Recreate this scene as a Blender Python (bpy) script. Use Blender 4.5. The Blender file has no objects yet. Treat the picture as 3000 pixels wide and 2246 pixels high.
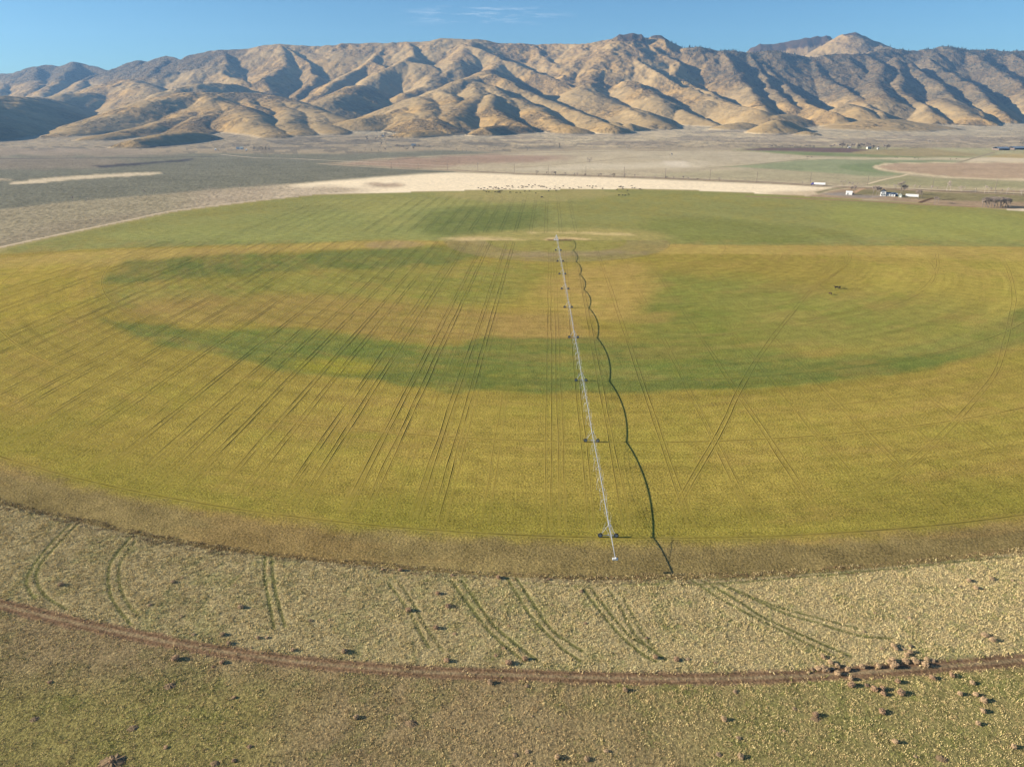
import bpy, math, random
import numpy as np
from mathutils import Vector, Matrix
random.seed(7)
rng = np.random.default_rng(11)
R = math.radians
scene = bpy.context.scene
col = bpy.data.collections.new('landscape'); scene.collection.children.link(col)

# ------------------------------------------------------------------ camera
H = 100.0; F = 2080.0; CX, CY, YH = 1500.0, 1123.0, 330.0
PITCH = math.atan((CY - YH) / F); CP, SP = math.cos(PITCH), math.sin(PITCH)
cam = bpy.data.cameras.new('camera'); cam.lens = 36 * F / 3000; cam.sensor_width = 36
cam.clip_start = 1; cam.clip_end = 60000
co = bpy.data.objects.new('camera', cam); scene.collection.objects.link(co)
co.location = (0, 0, H); co.rotation_euler = (math.pi / 2 - PITCH, 0, 0)
scene.camera = co

def ray(x, y):
    a = (x - CX) / F; b = -(y - CY) / F
    return a, CP + b * SP, -SP + b * CP
def P(x, y, h=0.0):                      # a point of the photograph -> the place on the plain
    a, f, u = ray(x, y); t = (h - H) / u
    return (a * t, f * t)
def PD(x, y, d):                         # ... -> the place at forward distance d (m)
    a, f, u = ray(x, y); t = d / f
    return (a * t, d, H + u * t)
def proj(X, Y, Z):
    z = Y * CP + (H - Z) * SP
    yy = Y * SP - (H - Z) * CP
    z = np.maximum(z, 1.0)
    return CX + F * X / z, CY - F * yy / z

# ------------------------------------------------------------------ numpy noise
def _hash(i, j, s):
    n = (i.astype(np.int64) * 374761393 + j.astype(np.int64) * 668265263 + s * 974711) & 0x7fffffff
    n = ((n ^ (n >> 13)) * 1274126177) & 0x7fffffff
    n = (n ^ (n >> 16)) & 0xffff
    return n / 65535.0
def vn(x, y, s=0):
    i = np.floor(x); j = np.floor(y); fx = x - i; fy = y - j
    fx = fx * fx * fx * (fx * (fx * 6 - 15) + 10); fy = fy * fy * fy * (fy * (fy * 6 - 15) + 10)
    a = _hash(i, j, s); b = _hash(i + 1, j, s); c = _hash(i, j + 1, s); d = _hash(i + 1, j + 1, s)
    return (a * (1 - fx) + b * fx) * (1 - fy) + (c * (1 - fx) + d * fx) * fy
def fbm(x, y, o=4, s=0, g=.5):
    t = 0; a = 1; n = 0
    for k in range(o):
        t = t + a * (vn(x, y, s + k * 17) - .5) * 2; n += a; a *= g
        x, y = x * 1.93 + y * .51 + 3.1, y * 1.93 - x * .51 + 7.7
    return t / n
def ridged(x, y, o=4, s=0):
    t = 0; a = 1; n = 0
    for k in range(o):
        t = t + a * (1 - np.abs(vn(x, y, s + k * 13) * 2 - 1)); n += a; a *= .5
        x, y = x * 1.9 + y * .6 + 5.3, y * 1.9 - x * .6 + 2.9
    return t / n
def sm(e0, e1, x):
    t = np.clip((x - e0) / (e1 - e0), 0, 1); return t * t * (3 - 2 * t)

K = 1.5
def C3(r, g, b, k=K):
    f = lambda c: ((c / 255 + .055) / 1.055) ** 2.4 if c > 10 else c / 255 / 12.92
    return np.array([f(r) / k, f(g) / k, f(b) / k])

# ------------------------------------------------------------------ object helpers
def link(o): col.objects.link(o); return o
def tag(o, label=None, cat=None, group=None, kind=None):
    if label: o['label'] = label
    if cat: o['category'] = cat
    if group: o['group'] = group
    if kind: o['kind'] = kind
    return o
def empty(name, loc=(0, 0, 0), rz=0, **k):
    o = bpy.data.objects.new(name, None); o.empty_display_size = .5; link(o)
    o.location = loc; o.rotation_euler = (0, 0, rz); return tag(o, **k)
def mesh_np(name, V, Fc, mat=None, smooth=False):
    me = bpy.data.meshes.new(name); V = np.asarray(V, np.float32); Fc = np.asarray(Fc, np.int32)
    n = Fc.shape[1]
    me.vertices.add(len(V)); me.vertices.foreach_set('co', V.ravel())
    me.loops.add(Fc.size); me.loops.foreach_set('vertex_index', Fc.ravel())
    me.polygons.add(len(Fc)); me.polygons.foreach_set('loop_start', np.arange(0, Fc.size, n, dtype=np.int32))
    me.polygons.foreach_set('loop_total', np.full(len(Fc), n, np.int32))
    if smooth: me.polygons.foreach_set('use_smooth', np.ones(len(Fc), bool))
    me.update(); me.validate()
    if mat: me.materials.append(mat)
    return me
def set_attr(me, name, A):
    A = np.asarray(A, np.float32)
    if A.ndim == 2:
        at = me.color_attributes.new(name, 'FLOAT_COLOR', 'POINT')
        if A.shape[1] == 3: A = np.concatenate([A, np.ones((len(A), 1), np.float32)], 1)
        at.data.foreach_set('color', A.ravel().astype(np.float32))
    else:
        at = me.attributes.new(name, 'FLOAT', 'POINT'); at.data.foreach_set('value', A)
class MB:                                # mesh builder
    def __init__(s): s.v = []; s.f = []; s.m = []; s.mi = 0
    def face(s, *idx): s.f.append(idx); s.m.append(s.mi)
    def box(s, c, d, rz=0, ta=1.0):
        cx, cy, cz = c; dx, dy, dz = [q / 2 for q in d]; b = len(s.v); cr, sr = math.cos(rz), math.sin(rz)
        for z, k in ((-dz, 1), (dz, ta)):
            for x, y in ((-dx, -dy), (dx, -dy), (dx, dy), (-dx, dy)):
                x, y = x * k, y * k
                s.v.append((cx + x * cr - y * sr, cy + x * sr + y * cr, cz + z))
        for q in ((0, 3, 2, 1), (4, 5, 6, 7), (0, 1, 5, 4), (1, 2, 6, 5), (2, 3, 7, 6), (3, 0, 4, 7)):
            s.face(*[b + i for i in q])
        return s
    def tube(s, pts, r, n=6, cap=True):
        pts = [Vector(p) for p in pts]; rs = r if isinstance(r, (list, tuple)) else [r] * len(pts); b = len(s.v)
        for i, p in enumerate(pts):
            d = (pts[min(i + 1, len(pts) - 1)] - pts[max(i - 1, 0)]).normalized()
            u = d.cross(Vector((0, 0, 1)) if abs(d.z) < .9 else Vector((1, 0, 0))).normalized(); w = d.cross(u)
            for k in range(n):
                a = 2 * math.pi * k / n; q = p + (u * math.cos(a) + w * math.sin(a)) * rs[i]; s.v.append(tuple(q))
        for i in range(len(pts) - 1):
            for k in range(n):
                s.face(b + i * n + k, b + i * n + (k + 1) % n, b + (i + 1) * n + (k + 1) % n, b + (i + 1) * n + k)
        if cap:
            s.face(*[b + k for k in range(n)][::-1]); s.face(*[b + (len(pts) - 1) * n + k for k in range(n)])
        return s
    def poly(s, pts): b = len(s.v); s.v += [tuple(p) for p in pts]; s.face(*range(b, b + len(pts))); return s
    def gable(s, c, d, rh, rz=0, over=.3, th=.15):   # gabled roof slab; ridge along local x
        cx, cy, cz = c; lx, ly = d[0] / 2 + over, d[1] / 2 + over; cr, sr = math.cos(rz), math.sin(rz); b = len(s.v)
        for x in (-lx, lx):
            for y, z in ((-ly, 0), (0, rh), (ly, 0), (ly, th), (0, rh + th), (-ly, th)):
                s.v.append((cx + x * cr - y * sr, cy + x * sr + y * cr, cz + z))
        for q in ((0, 1, 7, 6), (1, 2, 8, 7), (2, 3, 9, 8), (3, 4, 10, 9), (4, 5, 11, 10), (5, 0, 6, 11)): s.face(*[b + i for i in q])
        s.face(b, b + 5, b + 4, b + 1); s.face(b + 1, b + 4, b + 3, b + 2)
        s.face(b + 6, b + 7, b + 10, b + 11); s.face(b + 7, b + 8, b + 9, b + 10)
        return s
    def mesh(s, name, *mats, smooth=False):
        me = bpy.data.meshes.new(name); me.from_pydata(s.v, [], s.f)
        for m in mats: me.materials.append(m)
        if s.mi: me.polygons.foreach_set('material_index', s.m)
        if smooth: me.polygons.foreach_set('use_smooth', [True] * len(s.f))
        me.update(); return me
    def build(s, name, mat, parent=None, smooth=False, **k):
        o = link(bpy.data.objects.new(name, s.mesh(name, mat, smooth=smooth)))
        if parent: o.parent = parent
        return tag(o, **k)
def copy_tree(o, parent=None):
    c = o.copy(); col.objects.link(c)
    if parent is not None: c.parent = parent
    for ch in list(kids.get(o.name, [])): copy_tree(ch, c)
    return c
kids = {}
def reg(root):                            # remember the children of a prototype
    for o in col.objects:
        if o.parent: kids.setdefault(o.parent.name, [])
        if o.parent and o not in kids[o.parent.name]: kids[o.parent.name].append(o)

# ------------------------------------------------------------------ materials
def nmat(name):
    m = bpy.data.materials.new(name); m.use_nodes = True; nt = m.node_tree; bs = nt.nodes['Principled BSDF']
    bs.inputs['Roughness'].default_value = .9; bs.inputs['Specular IOR Level'].default_value = .15
    return m, nt, bs
def N(nt, t, **k):
    n = nt.nodes.new(t)
    for a, b in k.items(): setattr(n, a, b)
    return n
def noise(nt, scale, detail=3, rough=.55, vec=None, dist=0):
    n = N(nt, 'ShaderNodeTexNoise'); n.inputs['Scale'].default_value = scale; n.inputs['Detail'].default_value = detail
    n.inputs['Roughness'].default_value = rough; n.inputs['Distortion'].default_value = dist
    if vec is not None: nt.links.new(vec, n.inputs['Vector'])
    return n.outputs['Fac']
def mth(nt, op, a, b=None, c=None, clamp=False):
    n = N(nt, 'ShaderNodeMath', operation=op); n.use_clamp = clamp
    for i, v in enumerate((a, b, c)):
        if v is None: continue
        if isinstance(v, (int, float)): n.inputs[i].default_value = v
        else: nt.links.new(v, n.inputs[i])
    return n.outputs[0]
def mr(nt, v, a, b, c, d, clamp=True):
    n = N(nt, 'ShaderNodeMapRange'); n.clamp = clamp; nt.links.new(v, n.inputs[0])
    for i, q in enumerate((a, b, c, d)): n.inputs[i + 1].default_value = q
    return n.outputs[0]
def mixc(nt, f, a, b, mode='MIX'):
    n = N(nt, 'ShaderNodeMix', data_type='RGBA', blend_type=mode)
    for s, v in ((0, f), (6, a), (7, b)):
        if isinstance(v, (int, float)): n.inputs[s].default_value = v
        elif isinstance(v, (tuple, list, np.ndarray)): n.inputs[s].default_value = tuple(float(q) for q in v)[:3] + (1,)
        else: nt.links.new(v, n.inputs[s])
    return n.outputs[2]
def gray(nt, v):
    n = N(nt, 'ShaderNodeCombineColor')
    for i in range(3): nt.links.new(v, n.inputs[i])
    return n.outputs[0]
def simple(name, c, rough=.7, metal=0, var=.15, scale=3, spec=.3):
    m, nt, bs = nmat(name); tc = N(nt, 'ShaderNodeTexCoord')
    f = mr(nt, noise(nt, scale, 4, .6, tc.outputs['Object']), .3, .7, 1 - var, 1 + var)
    nt.links.new(mixc(nt, 1.0, tuple(c), gray(nt, f), 'MULTIPLY'), bs.inputs['Base Color'])
    bs.inputs['Roughness'].default_value = rough; bs.inputs['Metallic'].default_value = metal
    bs.inputs['Specular IOR Level'].default_value = spec
    return m

def mat_ground():
    m, nt, bs = nmat('ground_cover'); g = N(nt, 'ShaderNodeNewGeometry').outputs['Position']
    c = N(nt, 'ShaderNodeAttribute', attribute_name='col').outputs['Color']
    tx = N(nt, 'ShaderNodeSeparateColor'); nt.links.new(N(nt, 'ShaderNodeAttribute', attribute_name='tex').outputs['Color'], tx.inputs[0])
    crop, scrub, rough = tx.outputs
    fine = noise(nt, 1.5, 5, .65, g); mid = noise(nt, .16, 4, .6, g); big = noise(nt, .02, 4, .6, g)
    f = mth(nt, 'ADD', mr(nt, fine, .34, .66, -.44, .44), mr(nt, mid, .3, .7, -.17, .17))
    f = mth(nt, 'ADD', f, mr(nt, big, .3, .7, -.05, .05)); f = mth(nt, 'ADD', f, 1.0)
    c = mixc(nt, 1.0, c, gray(nt, f), 'MULTIPLY')
    # green / straw flecks in the crop
    fl = mr(nt, noise(nt, .55, 4, .7, g), .40, .62, 0, 1)
    c = mixc(nt, mth(nt, 'MULTIPLY', mth(nt, 'MULTIPLY', fl, crop), .36), c, mixc(nt, 1.0, c, (.76, .88, .70), 'MULTIPLY'))
    # sagebrush: separate dark bushes
    vo = N(nt, 'ShaderNodeTexVoronoi'); vo.inputs['Scale'].default_value = .17; nt.links.new(g, vo.inputs['Vector'])
    bsh = mr(nt, vo.outputs['Distance'], .25, .6, 1, 0)
    vo2 = N(nt, 'ShaderNodeTexVoronoi'); vo2.inputs['Scale'].default_value = .085; nt.links.new(g, vo2.inputs['Vector'])
    bsh2 = mth(nt, 'MULTIPLY', mr(nt, vo2.outputs['Distance'], .15, .45, 1, 0), mr(nt, noise(nt, .012, 3, .6, g), .45, .6, 0, 1))
    bsh = mth(nt, 'MAXIMUM', mth(nt, 'MULTIPLY', bsh, mr(nt, mid, .38, .6, .25, 1)), bsh2)
    c = mixc(nt, mth(nt, 'MULTIPLY', mth(nt, 'MULTIPLY', bsh, scrub), .66), c, mixc(nt, 1.0, c, (.50, .49, .43), 'MULTIPLY'))
    nt.links.new(c, bs.inputs['Base Color'])
    h = mth(nt, 'MULTIPLY', noise(nt, 1.9, 5, .62, g), mth(nt, 'MULTIPLY_ADD', rough, .36, .03))
    h = mth(nt, 'ADD', h, mth(nt, 'MULTIPLY', mth(nt, 'MULTIPLY', bsh, scrub), .5))
    bp = N(nt, 'ShaderNodeBump'); bp.inputs['Strength'].default_value = .8; bp.inputs['Distance'].default_value = 1.0
    nt.links.new(h, bp.inputs['Height']); nt.links.new(bp.outputs[0], bs.inputs['Normal'])
    bs.inputs['Roughness'].default_value = 1; bs.inputs['Specular IOR Level'].default_value = 0
    return m
def mat_hills():
    m, nt, bs = nmat('hill_cover'); g = N(nt, 'ShaderNodeNewGeometry').outputs['Position']
    c = N(nt, 'ShaderNodeAttribute', attribute_name='col').outputs['Color']
    sc = N(nt, 'ShaderNodeAttribute', attribute_name='scrub').outputs['Fac']
    f = mth(nt, 'ADD', mr(nt, noise(nt, .035, 5, .65, g), .25, .75, -.16, .16), mr(nt, noise(nt, .004, 4, .6, g), .3, .7, -.10, .10))
    c = mixc(nt, 1.0, c, gray(nt, mth(nt, 'ADD', f, 1.0)), 'MULTIPLY')
    sp = mr(nt, noise(nt, .030, 6, .9, g), .44, .51, 0, 1)
    sp2 = mr(nt, noise(nt, .012, 4, .7, g), .40, .62, .25, 1)
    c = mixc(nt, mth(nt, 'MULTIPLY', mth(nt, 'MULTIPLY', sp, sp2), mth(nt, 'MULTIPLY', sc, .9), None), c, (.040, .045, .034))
    nt.links.new(c, bs.inputs['Base Color'])
    h = mth(nt, 'MULTIPLY', noise(nt, .02, 6, .62, g), mth(nt, 'MULTIPLY_ADD', sc, 42, 7))
    bp = N(nt, 'ShaderNodeBump'); bp.inputs['Strength'].default_value = .8; bp.inputs['Distance'].default_value = 1.0
    nt.links.new(h, bp.inputs['Height']); nt.links.new(bp.outputs[0], bs.inputs['Normal'])
    bs.inputs['Roughness'].default_value = 1; bs.inputs['Specular IOR Level'].default_value = 0
    return m
def mat_attr(name, var=.25, scale=2.0, trans=0):
    m, nt, bs = nmat(name); g = N(nt, 'ShaderNodeNewGeometry').outputs['Position']
    c = N(nt, 'ShaderNodeAttribute', attribute_name='col').outputs['Color']
    f = mr(nt, noise(nt, scale, 4, .6, g), .25, .75, 1 - var, 1 + var)
    nt.links.new(mixc(nt, 1.0, c, gray(nt, f), 'MULTIPLY'), bs.inputs['Base Color'])
    bs.inputs['Roughness'].default_value = 1; bs.inputs['Specular IOR Level'].default_value = 0
    return m
M = {}
M['ground'] = mat_ground(); M['hills'] = mat_hills()
M['grass'] = mat_attr('grass_blades'); M['rut'] = mat_attr('wheel_rut', .3, 1.2)
M['zinc'] = simple('galvanised_steel', (.30, .33, .37), .6, .3, .08, spec=.5)
M['tyre'] = simple('tyre_rubber', (.02, .02, .021), .8)
M['hose'] = simple('grey_hose', (.35, .38, .4), .6)
M['cow'] = simple('black_hide', (.012, .010, .009), .8)
M['cowb'] = simple('brown_hide', (.05, .028, .016), .8)
M['wood'] = simple('weathered_pole', (.13, .10, .08), .9)
M['bark'] = simple('bare_bark', (.17, .145, .125), .95)
M['bark2'] = simple('pale_bark', (.30, .26, .22), .95)
M['needle'] = simple('dark_needles', (.028, .036, .026), .95, var=.4, scale=.6)
M['white'] = simple('white_paint', (.60, .61, .60), .6, var=.06)
M['roofb'] = simple('blue_grey_metal_roof', (.13, .17, .22), .9, var=.1, spec=.1)
M['roofd'] = simple('dark_shingle', (.09, .10, .12), .9)
M['greensh'] = simple('pale_green_boards', (.32, .36, .32), .8)
M['purple'] = simple('blue_cab_paint', (.05, .05, .26), .4, spec=.5)
M['glass'] = simple('window_glass', (.03, .04, .05), .15, var=.02, spec=.6)
M['weed'] = simple('dry_tumbleweed', (.40, .265, .16), 1, var=.3, scale=6)
M['weed2'] = simple('pale_tumbleweed', (.46, .33, .195), 1, var=.3, scale=6)
M['brush'] = simple('willow_brush', (.10, .08, .075), 1, var=.3, scale=.3)
M['cream'] = simple('cream_wall', (.5, .46, .38), .8, var=.08)
M['straw'] = simple('stacked_bales', (.30, .2, .12), .95)

# ------------------------------------------------------------------ traced outlines
def crop(ox, oy, s, pts): return [(ox + x / s, oy + y / s) for x, y in pts]
PIV = P(1630, 703)
T9 = P(1781.5, 1573.4)
ARM = Vector((T9[0] - PIV[0], T9[1] - PIV[1])); ARML = ARM.length; ARM /= ARML
FIELD = [(-700, 1100), (-330, 900), (0, 727), (169, 690), (373, 648), (508, 620), (745, 590), (920, 571), (1258, 561), (1428, 556), (1640, 555), (1839, 553.5),
         (2040, 558), (2250, 568), (2500, 583), (2700, 596), (2850, 606), (3000, 618), (3350, 650), (3800, 900), (3900, 1250), (3500, 1520), (3200, 1585), (2971, 1620), (2715, 1649), (2460, 1671),
         (2200, 1690), (2000, 1697), (1750, 1698), (1500, 1690), (1250, 1674), (996, 1650), (780, 1628), (588, 1604), (358, 1558), (180, 1517), (0, 1477), (-250, 1400), (-600, 1260)]
LANE = [(-500, 1655), (-200, 1722), (0, 1770), (204, 1819), (409, 1862), (613, 1901), (818, 1930), (1000, 1949), (1255, 1967), (1511, 1976), (1766, 1984),
        (2000, 1987), (2255, 1982), (2460, 1972), (2715, 1954), (3000, 1931), (3400, 1890)]
c1 = lambda p: crop(0, 1400, 1.957, p)
c2 = lambda p: crop(1000, 1400, 1.957, p)
c3 = lambda p: crop(2000, 1400, 1.957, p)
GT = [(c1([(405, 262), (310, 355), (215, 465), (165, 545), (150, 600), (170, 650), (200, 690)]), 1.3), (c1([(440, 265), (340, 370), (245, 475), (208, 545), (213, 600), (245, 660), (300, 705), (380, 750)]), 1.2),
      (c1([(745, 345), (670, 430), (625, 510), (620, 600), (640, 690), (700, 780), (750, 840)]), 1.1), (c1([(780, 355), (710, 450), (680, 520), (685, 610), (720, 700), (790, 790)]), .9),
      (c1([(1520, 455), (1515, 560), (1540, 700), (1570, 860)]), 1.1), (c1([(1555, 455), (1568, 590), (1590, 700), (1635, 850)]), 1.2),
      (c1([(1400, 530), (1300, 620), (1200, 690), (1120, 770)]), .5),
      (c2([(270, 600), (350, 710), (410, 800), (460, 900), (500, 970)]), .9), (c2([(330, 600), (400, 700), (470, 830), (530, 920), (580, 990)]), .8),
      (c2([(630, 590), (740, 740), (840, 870), (950, 970), (1050, 1050)]), 1.3), (c2([(690, 590), (790, 730), (880, 850), (1000, 950), (1130, 1050)]), 1.2),
      (c2([(950, 570), (1050, 740), (1150, 860), (1260, 970), (1370, 1050)]), 1.1), (c2([(1000, 570), (1100, 720), (1200, 860), (1300, 940), (1380, 990)]), 1.2),
      (c2([(1390, 640), (1480, 760), (1580, 880), (1700, 990), (1800, 1050)]), 1.0), (c2([(1430, 630), (1530, 760), (1650, 900), (1750, 960), (1860, 1040)]), 1.0),
      (c2([(1530, 640), (1600, 740), (1670, 880), (1740, 950)]), .9), (c2([(1600, 660), (1680, 800), (1740, 900), (1800, 980)]), .8),
      (c3([(60, 590), (200, 680), (400, 790), (600, 890), (760, 970), (870, 1020)]), 1.2), (c3([(120, 590), (300, 690), (450, 790), (620, 870), (800, 950), (960, 1020)]), 1.3),
      (c3([(210, 600), (400, 690), (600, 780), (780, 830), (1000, 900), (1200, 920)]), 1.1), (c3([(280, 630), (500, 720), (700, 780), (1000, 860)]), .9),
      (c3([(0, 612), (270, 600), (900, 548), (1700, 468), (1900, 455)]), .9), (c3([(150, 585), (500, 560), (900, 530), (1300, 490), (1700, 452)]), .8),
      (c2([(1000, 600), (1400, 618), (1900, 600)]), .5)]

def dist_poly(X, Y, pts, closed=False):   # distance to a polyline (world metres)
    d = np.full(X.shape, 1e9); pts = list(pts)
    if closed: pts = pts + pts[:1]
    for (ax, ay), (bx, by) in zip(pts[:-1], pts[1:]):
        ux, uy = bx - ax, by - ay; L = ux * ux + uy * uy + 1e-9
        t = np.clip(((X - ax) * ux + (Y - ay) * uy) / L, 0, 1)
        d = np.minimum(d, np.hypot(X - ax - t * ux, Y - ay - t * uy))
    return d
def inside(X, Y, pts):
    c = np.zeros(X.shape, bool); n = len(pts)
    for i in range(n):
        (ax, ay), (bx, by) = pts[i], pts[(i + 1) % n]
        m = ((ay > Y) != (by > Y)); 
        if by != ay: c ^= m & (X < (bx - ax) * (Y - ay) / (by - ay) + ax)
    return c
def spline(pts, n=8):                     # Catmull-Rom
    out = []
    for i in range(len(pts) - 1):
        p0 = pts[max(i - 1, 0)]; p1 = pts[i]; p2 = pts[i + 1]; p3 = pts[min(i + 2, len(pts) - 1)]
        for k in range(n):
            t = k / n
            out.append(tuple(.5 * (2 * b + (c - a) * t + (2 * a - 5 * b + 4 * c - d) * t * t + (3 * b - a - 3 * c + d) * t ** 3) for a, b, c, d in zip(p0, p1, p2, p3)))
    out.append(tuple(pts[-1])); return out
W = lambda pts: [P(x, y) for x, y in pts]
FIELD_W = W(FIELD); LANE_W = W(spline(LANE, 6))

# chart of the plain used to lay out its patches (a fixed projective map of the ground plane)
def chart(X, Y): return proj(X, Y, 0 * X)
def patch(cx, cy, Cc, pts, c, soft=(12, 4), op=1.0, warp=(18, 5, 60), seed=1, smooth=True):
    """blend colour c inside the traced outline; soft = softness along / across the view"""
    if smooth: pts = spline(list(pts) + [pts[0]], 3)[:-1]
    p = np.array(pts); mx, my = soft[0] * 2 + warp[0] * 2, soft[1] * 2 + warp[1] * 2
    m = (cx > p[:, 0].min() - mx) & (cx < p[:, 0].max() + mx) & (cy > p[:, 1].min() - my) & (cy < p[:, 1].max() + my)
    if not m.any(): return
    x, y = cx[m], cy[m]
    wx = x + warp[0] * fbm(x / warp[2], y / (warp[2] * .3), 3, seed); wy = y + warp[1] * fbm(x / warp[2] + 9, y / (warp[2] * .3), 3, seed + 5)
    sx, sy = 1 / soft[0], 1 / soft[1]
    q = [(a * sx, b * sy) for a, b in pts]
    ins = inside(wx * sx, wy * sy, q); d = dist_poly(wx * sx, wy * sy, q, True)
    w = np.where(ins, .5 + d / 2, .5 - d / 2) ; w = np.clip(w, 0, 1); w = w * w * (3 - 2 * w) * op
    if seed >= 50: w = w * np.clip(.97 + .42 * fbm(x / 30, y / 7, 5, seed + 9, .65) + .25 * fbm(x / 150, y / 20, 2, seed + 3), .25, 1.1)
    w = w[:, None]
    if callable(c): cc = c(x, y, Cc[m])
    else: cc = np.asarray(c)[None, :]
    Cc[m] = Cc[m] * (1 - w) + cc * w

GREEN = C3(136, 132, 76); DGREEN = C3(116, 117, 60); OLIVE = C3(148, 131, 62); YEL = C3(166, 144, 78); TANC = C3(160, 132, 78)
STUB = C3(252, 232, 194) * 1.22; SAGE = C3(149, 145, 122); PAST = C3(208, 190, 154)
def paint(X, Y, px=None, py=None):
    cx, cy = chart(X, Y) if px is None else (px, py)
    n = len(X); Cc = np.empty((n, 3)); tex = np.zeros((n, 3))
    # valley floor: sagebrush and pasture
    Cc[:] = PAST
    tex[:, 1] = .45 + .55 * ((cx < 1350) & (cy < 735) & (cy > 440)) ; tex[:, 2] = .35
    m = cy < 520
    v = fbm(cx / 160, cy / 14, 4, 3)
    Cc[m] = Cc[m] * (1 + .16 * v[m])[:, None]
    A = lambda *a, **k: patch(cx, cy, Cc, *a, **k)
    A([(-900, 372), (700, 372), (1300, 405), (2000, 412), (3900, 400), (3900, 452), (2500, 442), (1700, 441), (1250, 455), (1000, 475), (-900, 480)], C3(190, 171, 138), op=.85, seed=2, warp=(80, 6, 120))
    def mott(a, b, s, fx=70, fy=7):
        return lambda x, y, c0: np.where((fbm(x / fx, y / fy, 4, s) > .02)[:, None], a[None], b[None])
    A([(-900, 425), (600, 425), (900, 400), (1500, 420), (1650, 436), (1250, 452), (1000, 470), (-900, 470)], mott(C3(142, 132, 114), C3(188, 170, 138), 4), op=.75, seed=3)
    A([(1500, 385), (2100, 380), (2600, 395), (3600, 400), (3600, 425), (2700, 420), (2100, 425), (1500, 425)], mott(C3(228, 206, 164), C3(186, 168, 140), 5, 120, 5), op=.7, seed=4)
    # sagebrush flat on the left
    SG = [(-900, 455), (300, 448), (700, 450), (1000, 452), (1300, 440), (1480, 447), (1100, 465), (990, 478), (1330, 500), (1330, 505), (1000, 528), (700, 550), (400, 575), (200, 592), (0, 614), (-900, 700)]
    A(SG, SAGE, soft=(8, 3), warp=(6, 1.2, 60), seed=6, smooth=False)
    A([(-900, 482), (300, 482), (700, 470), (1000, 478), (1330, 502), (1000, 528), (700, 550), (200, 592), (0, 614), (-900, 700)], C3(143, 140, 118), soft=(60, 10), op=.8, seed=7)
    A([(-100, 462), (250, 462), (380, 470), (300, 492), (0, 497), (-400, 500), (-400, 470)], C3(170, 155, 132), soft=(60, 5), op=.8, seed=8)
    A([(-200, 440), (300, 437), (520, 447), (400, 458), (0, 458), (-300, 460)], C3(182, 164, 138), soft=(50, 4), op=.85, seed=18)
    A([(15, 537), (60, 531), (130, 522), (300, 511), (440, 504), (480, 507), (420, 514), (250, 524), (120, 536), (40, 541)], C3(238, 218, 180), soft=(6, 2), warp=(20, 2, 25), seed=9)
    A([(-200, 526), (20, 524), (30, 528), (-200, 534)], C3(220, 200, 165), soft=(10, 2), warp=(20, 2, 25), seed=10)
    A([(280, 487), (430, 476), (570, 465), (560, 470), (440, 481), (310, 491)], C3(92, 88, 92), soft=(10, 2.5), warp=(20, 2, 25), seed=11)
    # tan rangeland strip along the field
    A([(-900, 705), (0, 616), (200, 593), (400, 576), (700, 551), (760, 548), (760, 600), (373, 655), (0, 735), (-500, 960), (-900, 1000)], C3(184, 171, 138), soft=(60, 2), warp=(6, 2, 80), seed=12, smooth=False)
    A([(-300, 740), (0, 700), (150, 655), (380, 625), (600, 608), (740, 592), (600, 610), (373, 648), (0, 728), (-300, 850)], C3(170, 155, 128), soft=(50, 9), op=.6, seed=13)
    # pale stubble field
    A([(840, 541), (1000, 528), (1250, 508), (1330, 506), (1500, 511), (1850, 523), (2250, 540), (2420, 547), (2480, 550), (2420, 566), (2340, 578), (2300, 577), (2040, 560), (1839, 556), (1428, 560), (1250, 565), (920, 577), (745, 598)], STUB, soft=(60, 1.6), warp=(6, .8, 80), seed=14, smooth=False)
    A([(560, 565), (800, 545), (1000, 548), (1080, 556), (1000, 572), (745, 600), (560, 615)], C3(208, 188, 158), soft=(80, 8), op=.8, seed=15)
    A([(1070, 537), (1150, 534), (1180, 545), (1120, 549), (1075, 545)], C3(205, 180, 150), soft=(20, 4), op=.8, seed=16)
    A([(2240, 566), (2370, 556), (2500, 548), (2520, 556), (2420, 575), (2340, 580)], C3(214, 190, 152), soft=(20, 4), op=.7, seed=17)
    # pasture beyond the road
    A([(960, 478), (1120, 466), (1380, 455), (1700, 443), (2050, 442), (2300, 447), (2260, 530), (1850, 518), (1500, 506), (1300, 500)], C3(216, 198, 162), soft=(5, 2), warp=(5, 1, 80), seed=20, smooth=False)
    A([(970, 479), (1150, 466), (1400, 455), (1640, 457), (1600, 472), (1380, 482), (1250, 494), (1100, 488)], C3(190, 160, 134), soft=(60, 5), op=.9, seed=21)
    A([(1680, 482), (1850, 478), (2000, 470), (2100, 480), (2010, 492), (1850, 494), (1600, 503), (1500, 500)], C3(236, 220, 186), soft=(60, 5), op=.75, seed=22)
    A([(1950, 474), (2010, 471), (2015, 487), (1950, 485)], C3(246, 230, 200), soft=(14, 4), op=.9, seed=23)
    A([(1900, 450), (2300, 446), (2330, 470), (2200, 482), (2000, 468), (1850, 462)], C3(214, 198, 164), soft=(40, 4), op=.7, seed=24)
    A([(2100, 500), (2400, 490), (2600, 510), (2540, 538), (2300, 528), (1900, 517)], C3(198, 186, 146), soft=(40, 5), op=.8, seed=25)
    A([(2200, 432), (2450, 430), (2700, 433), (3600, 440), (3600, 470), (2920, 463), (2600, 461), (2350, 452), (2150, 442)], C3(194, 184, 136), soft=(20, 3), warp=(8, 1, 60), seed=26)
    A([(2190, 440), (2400, 446), (2650, 455), (2850, 461), (2600, 462), (2350, 455)], C3(150, 158, 104), soft=(12, 2), warp=(4, .6, 60), seed=27)
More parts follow.
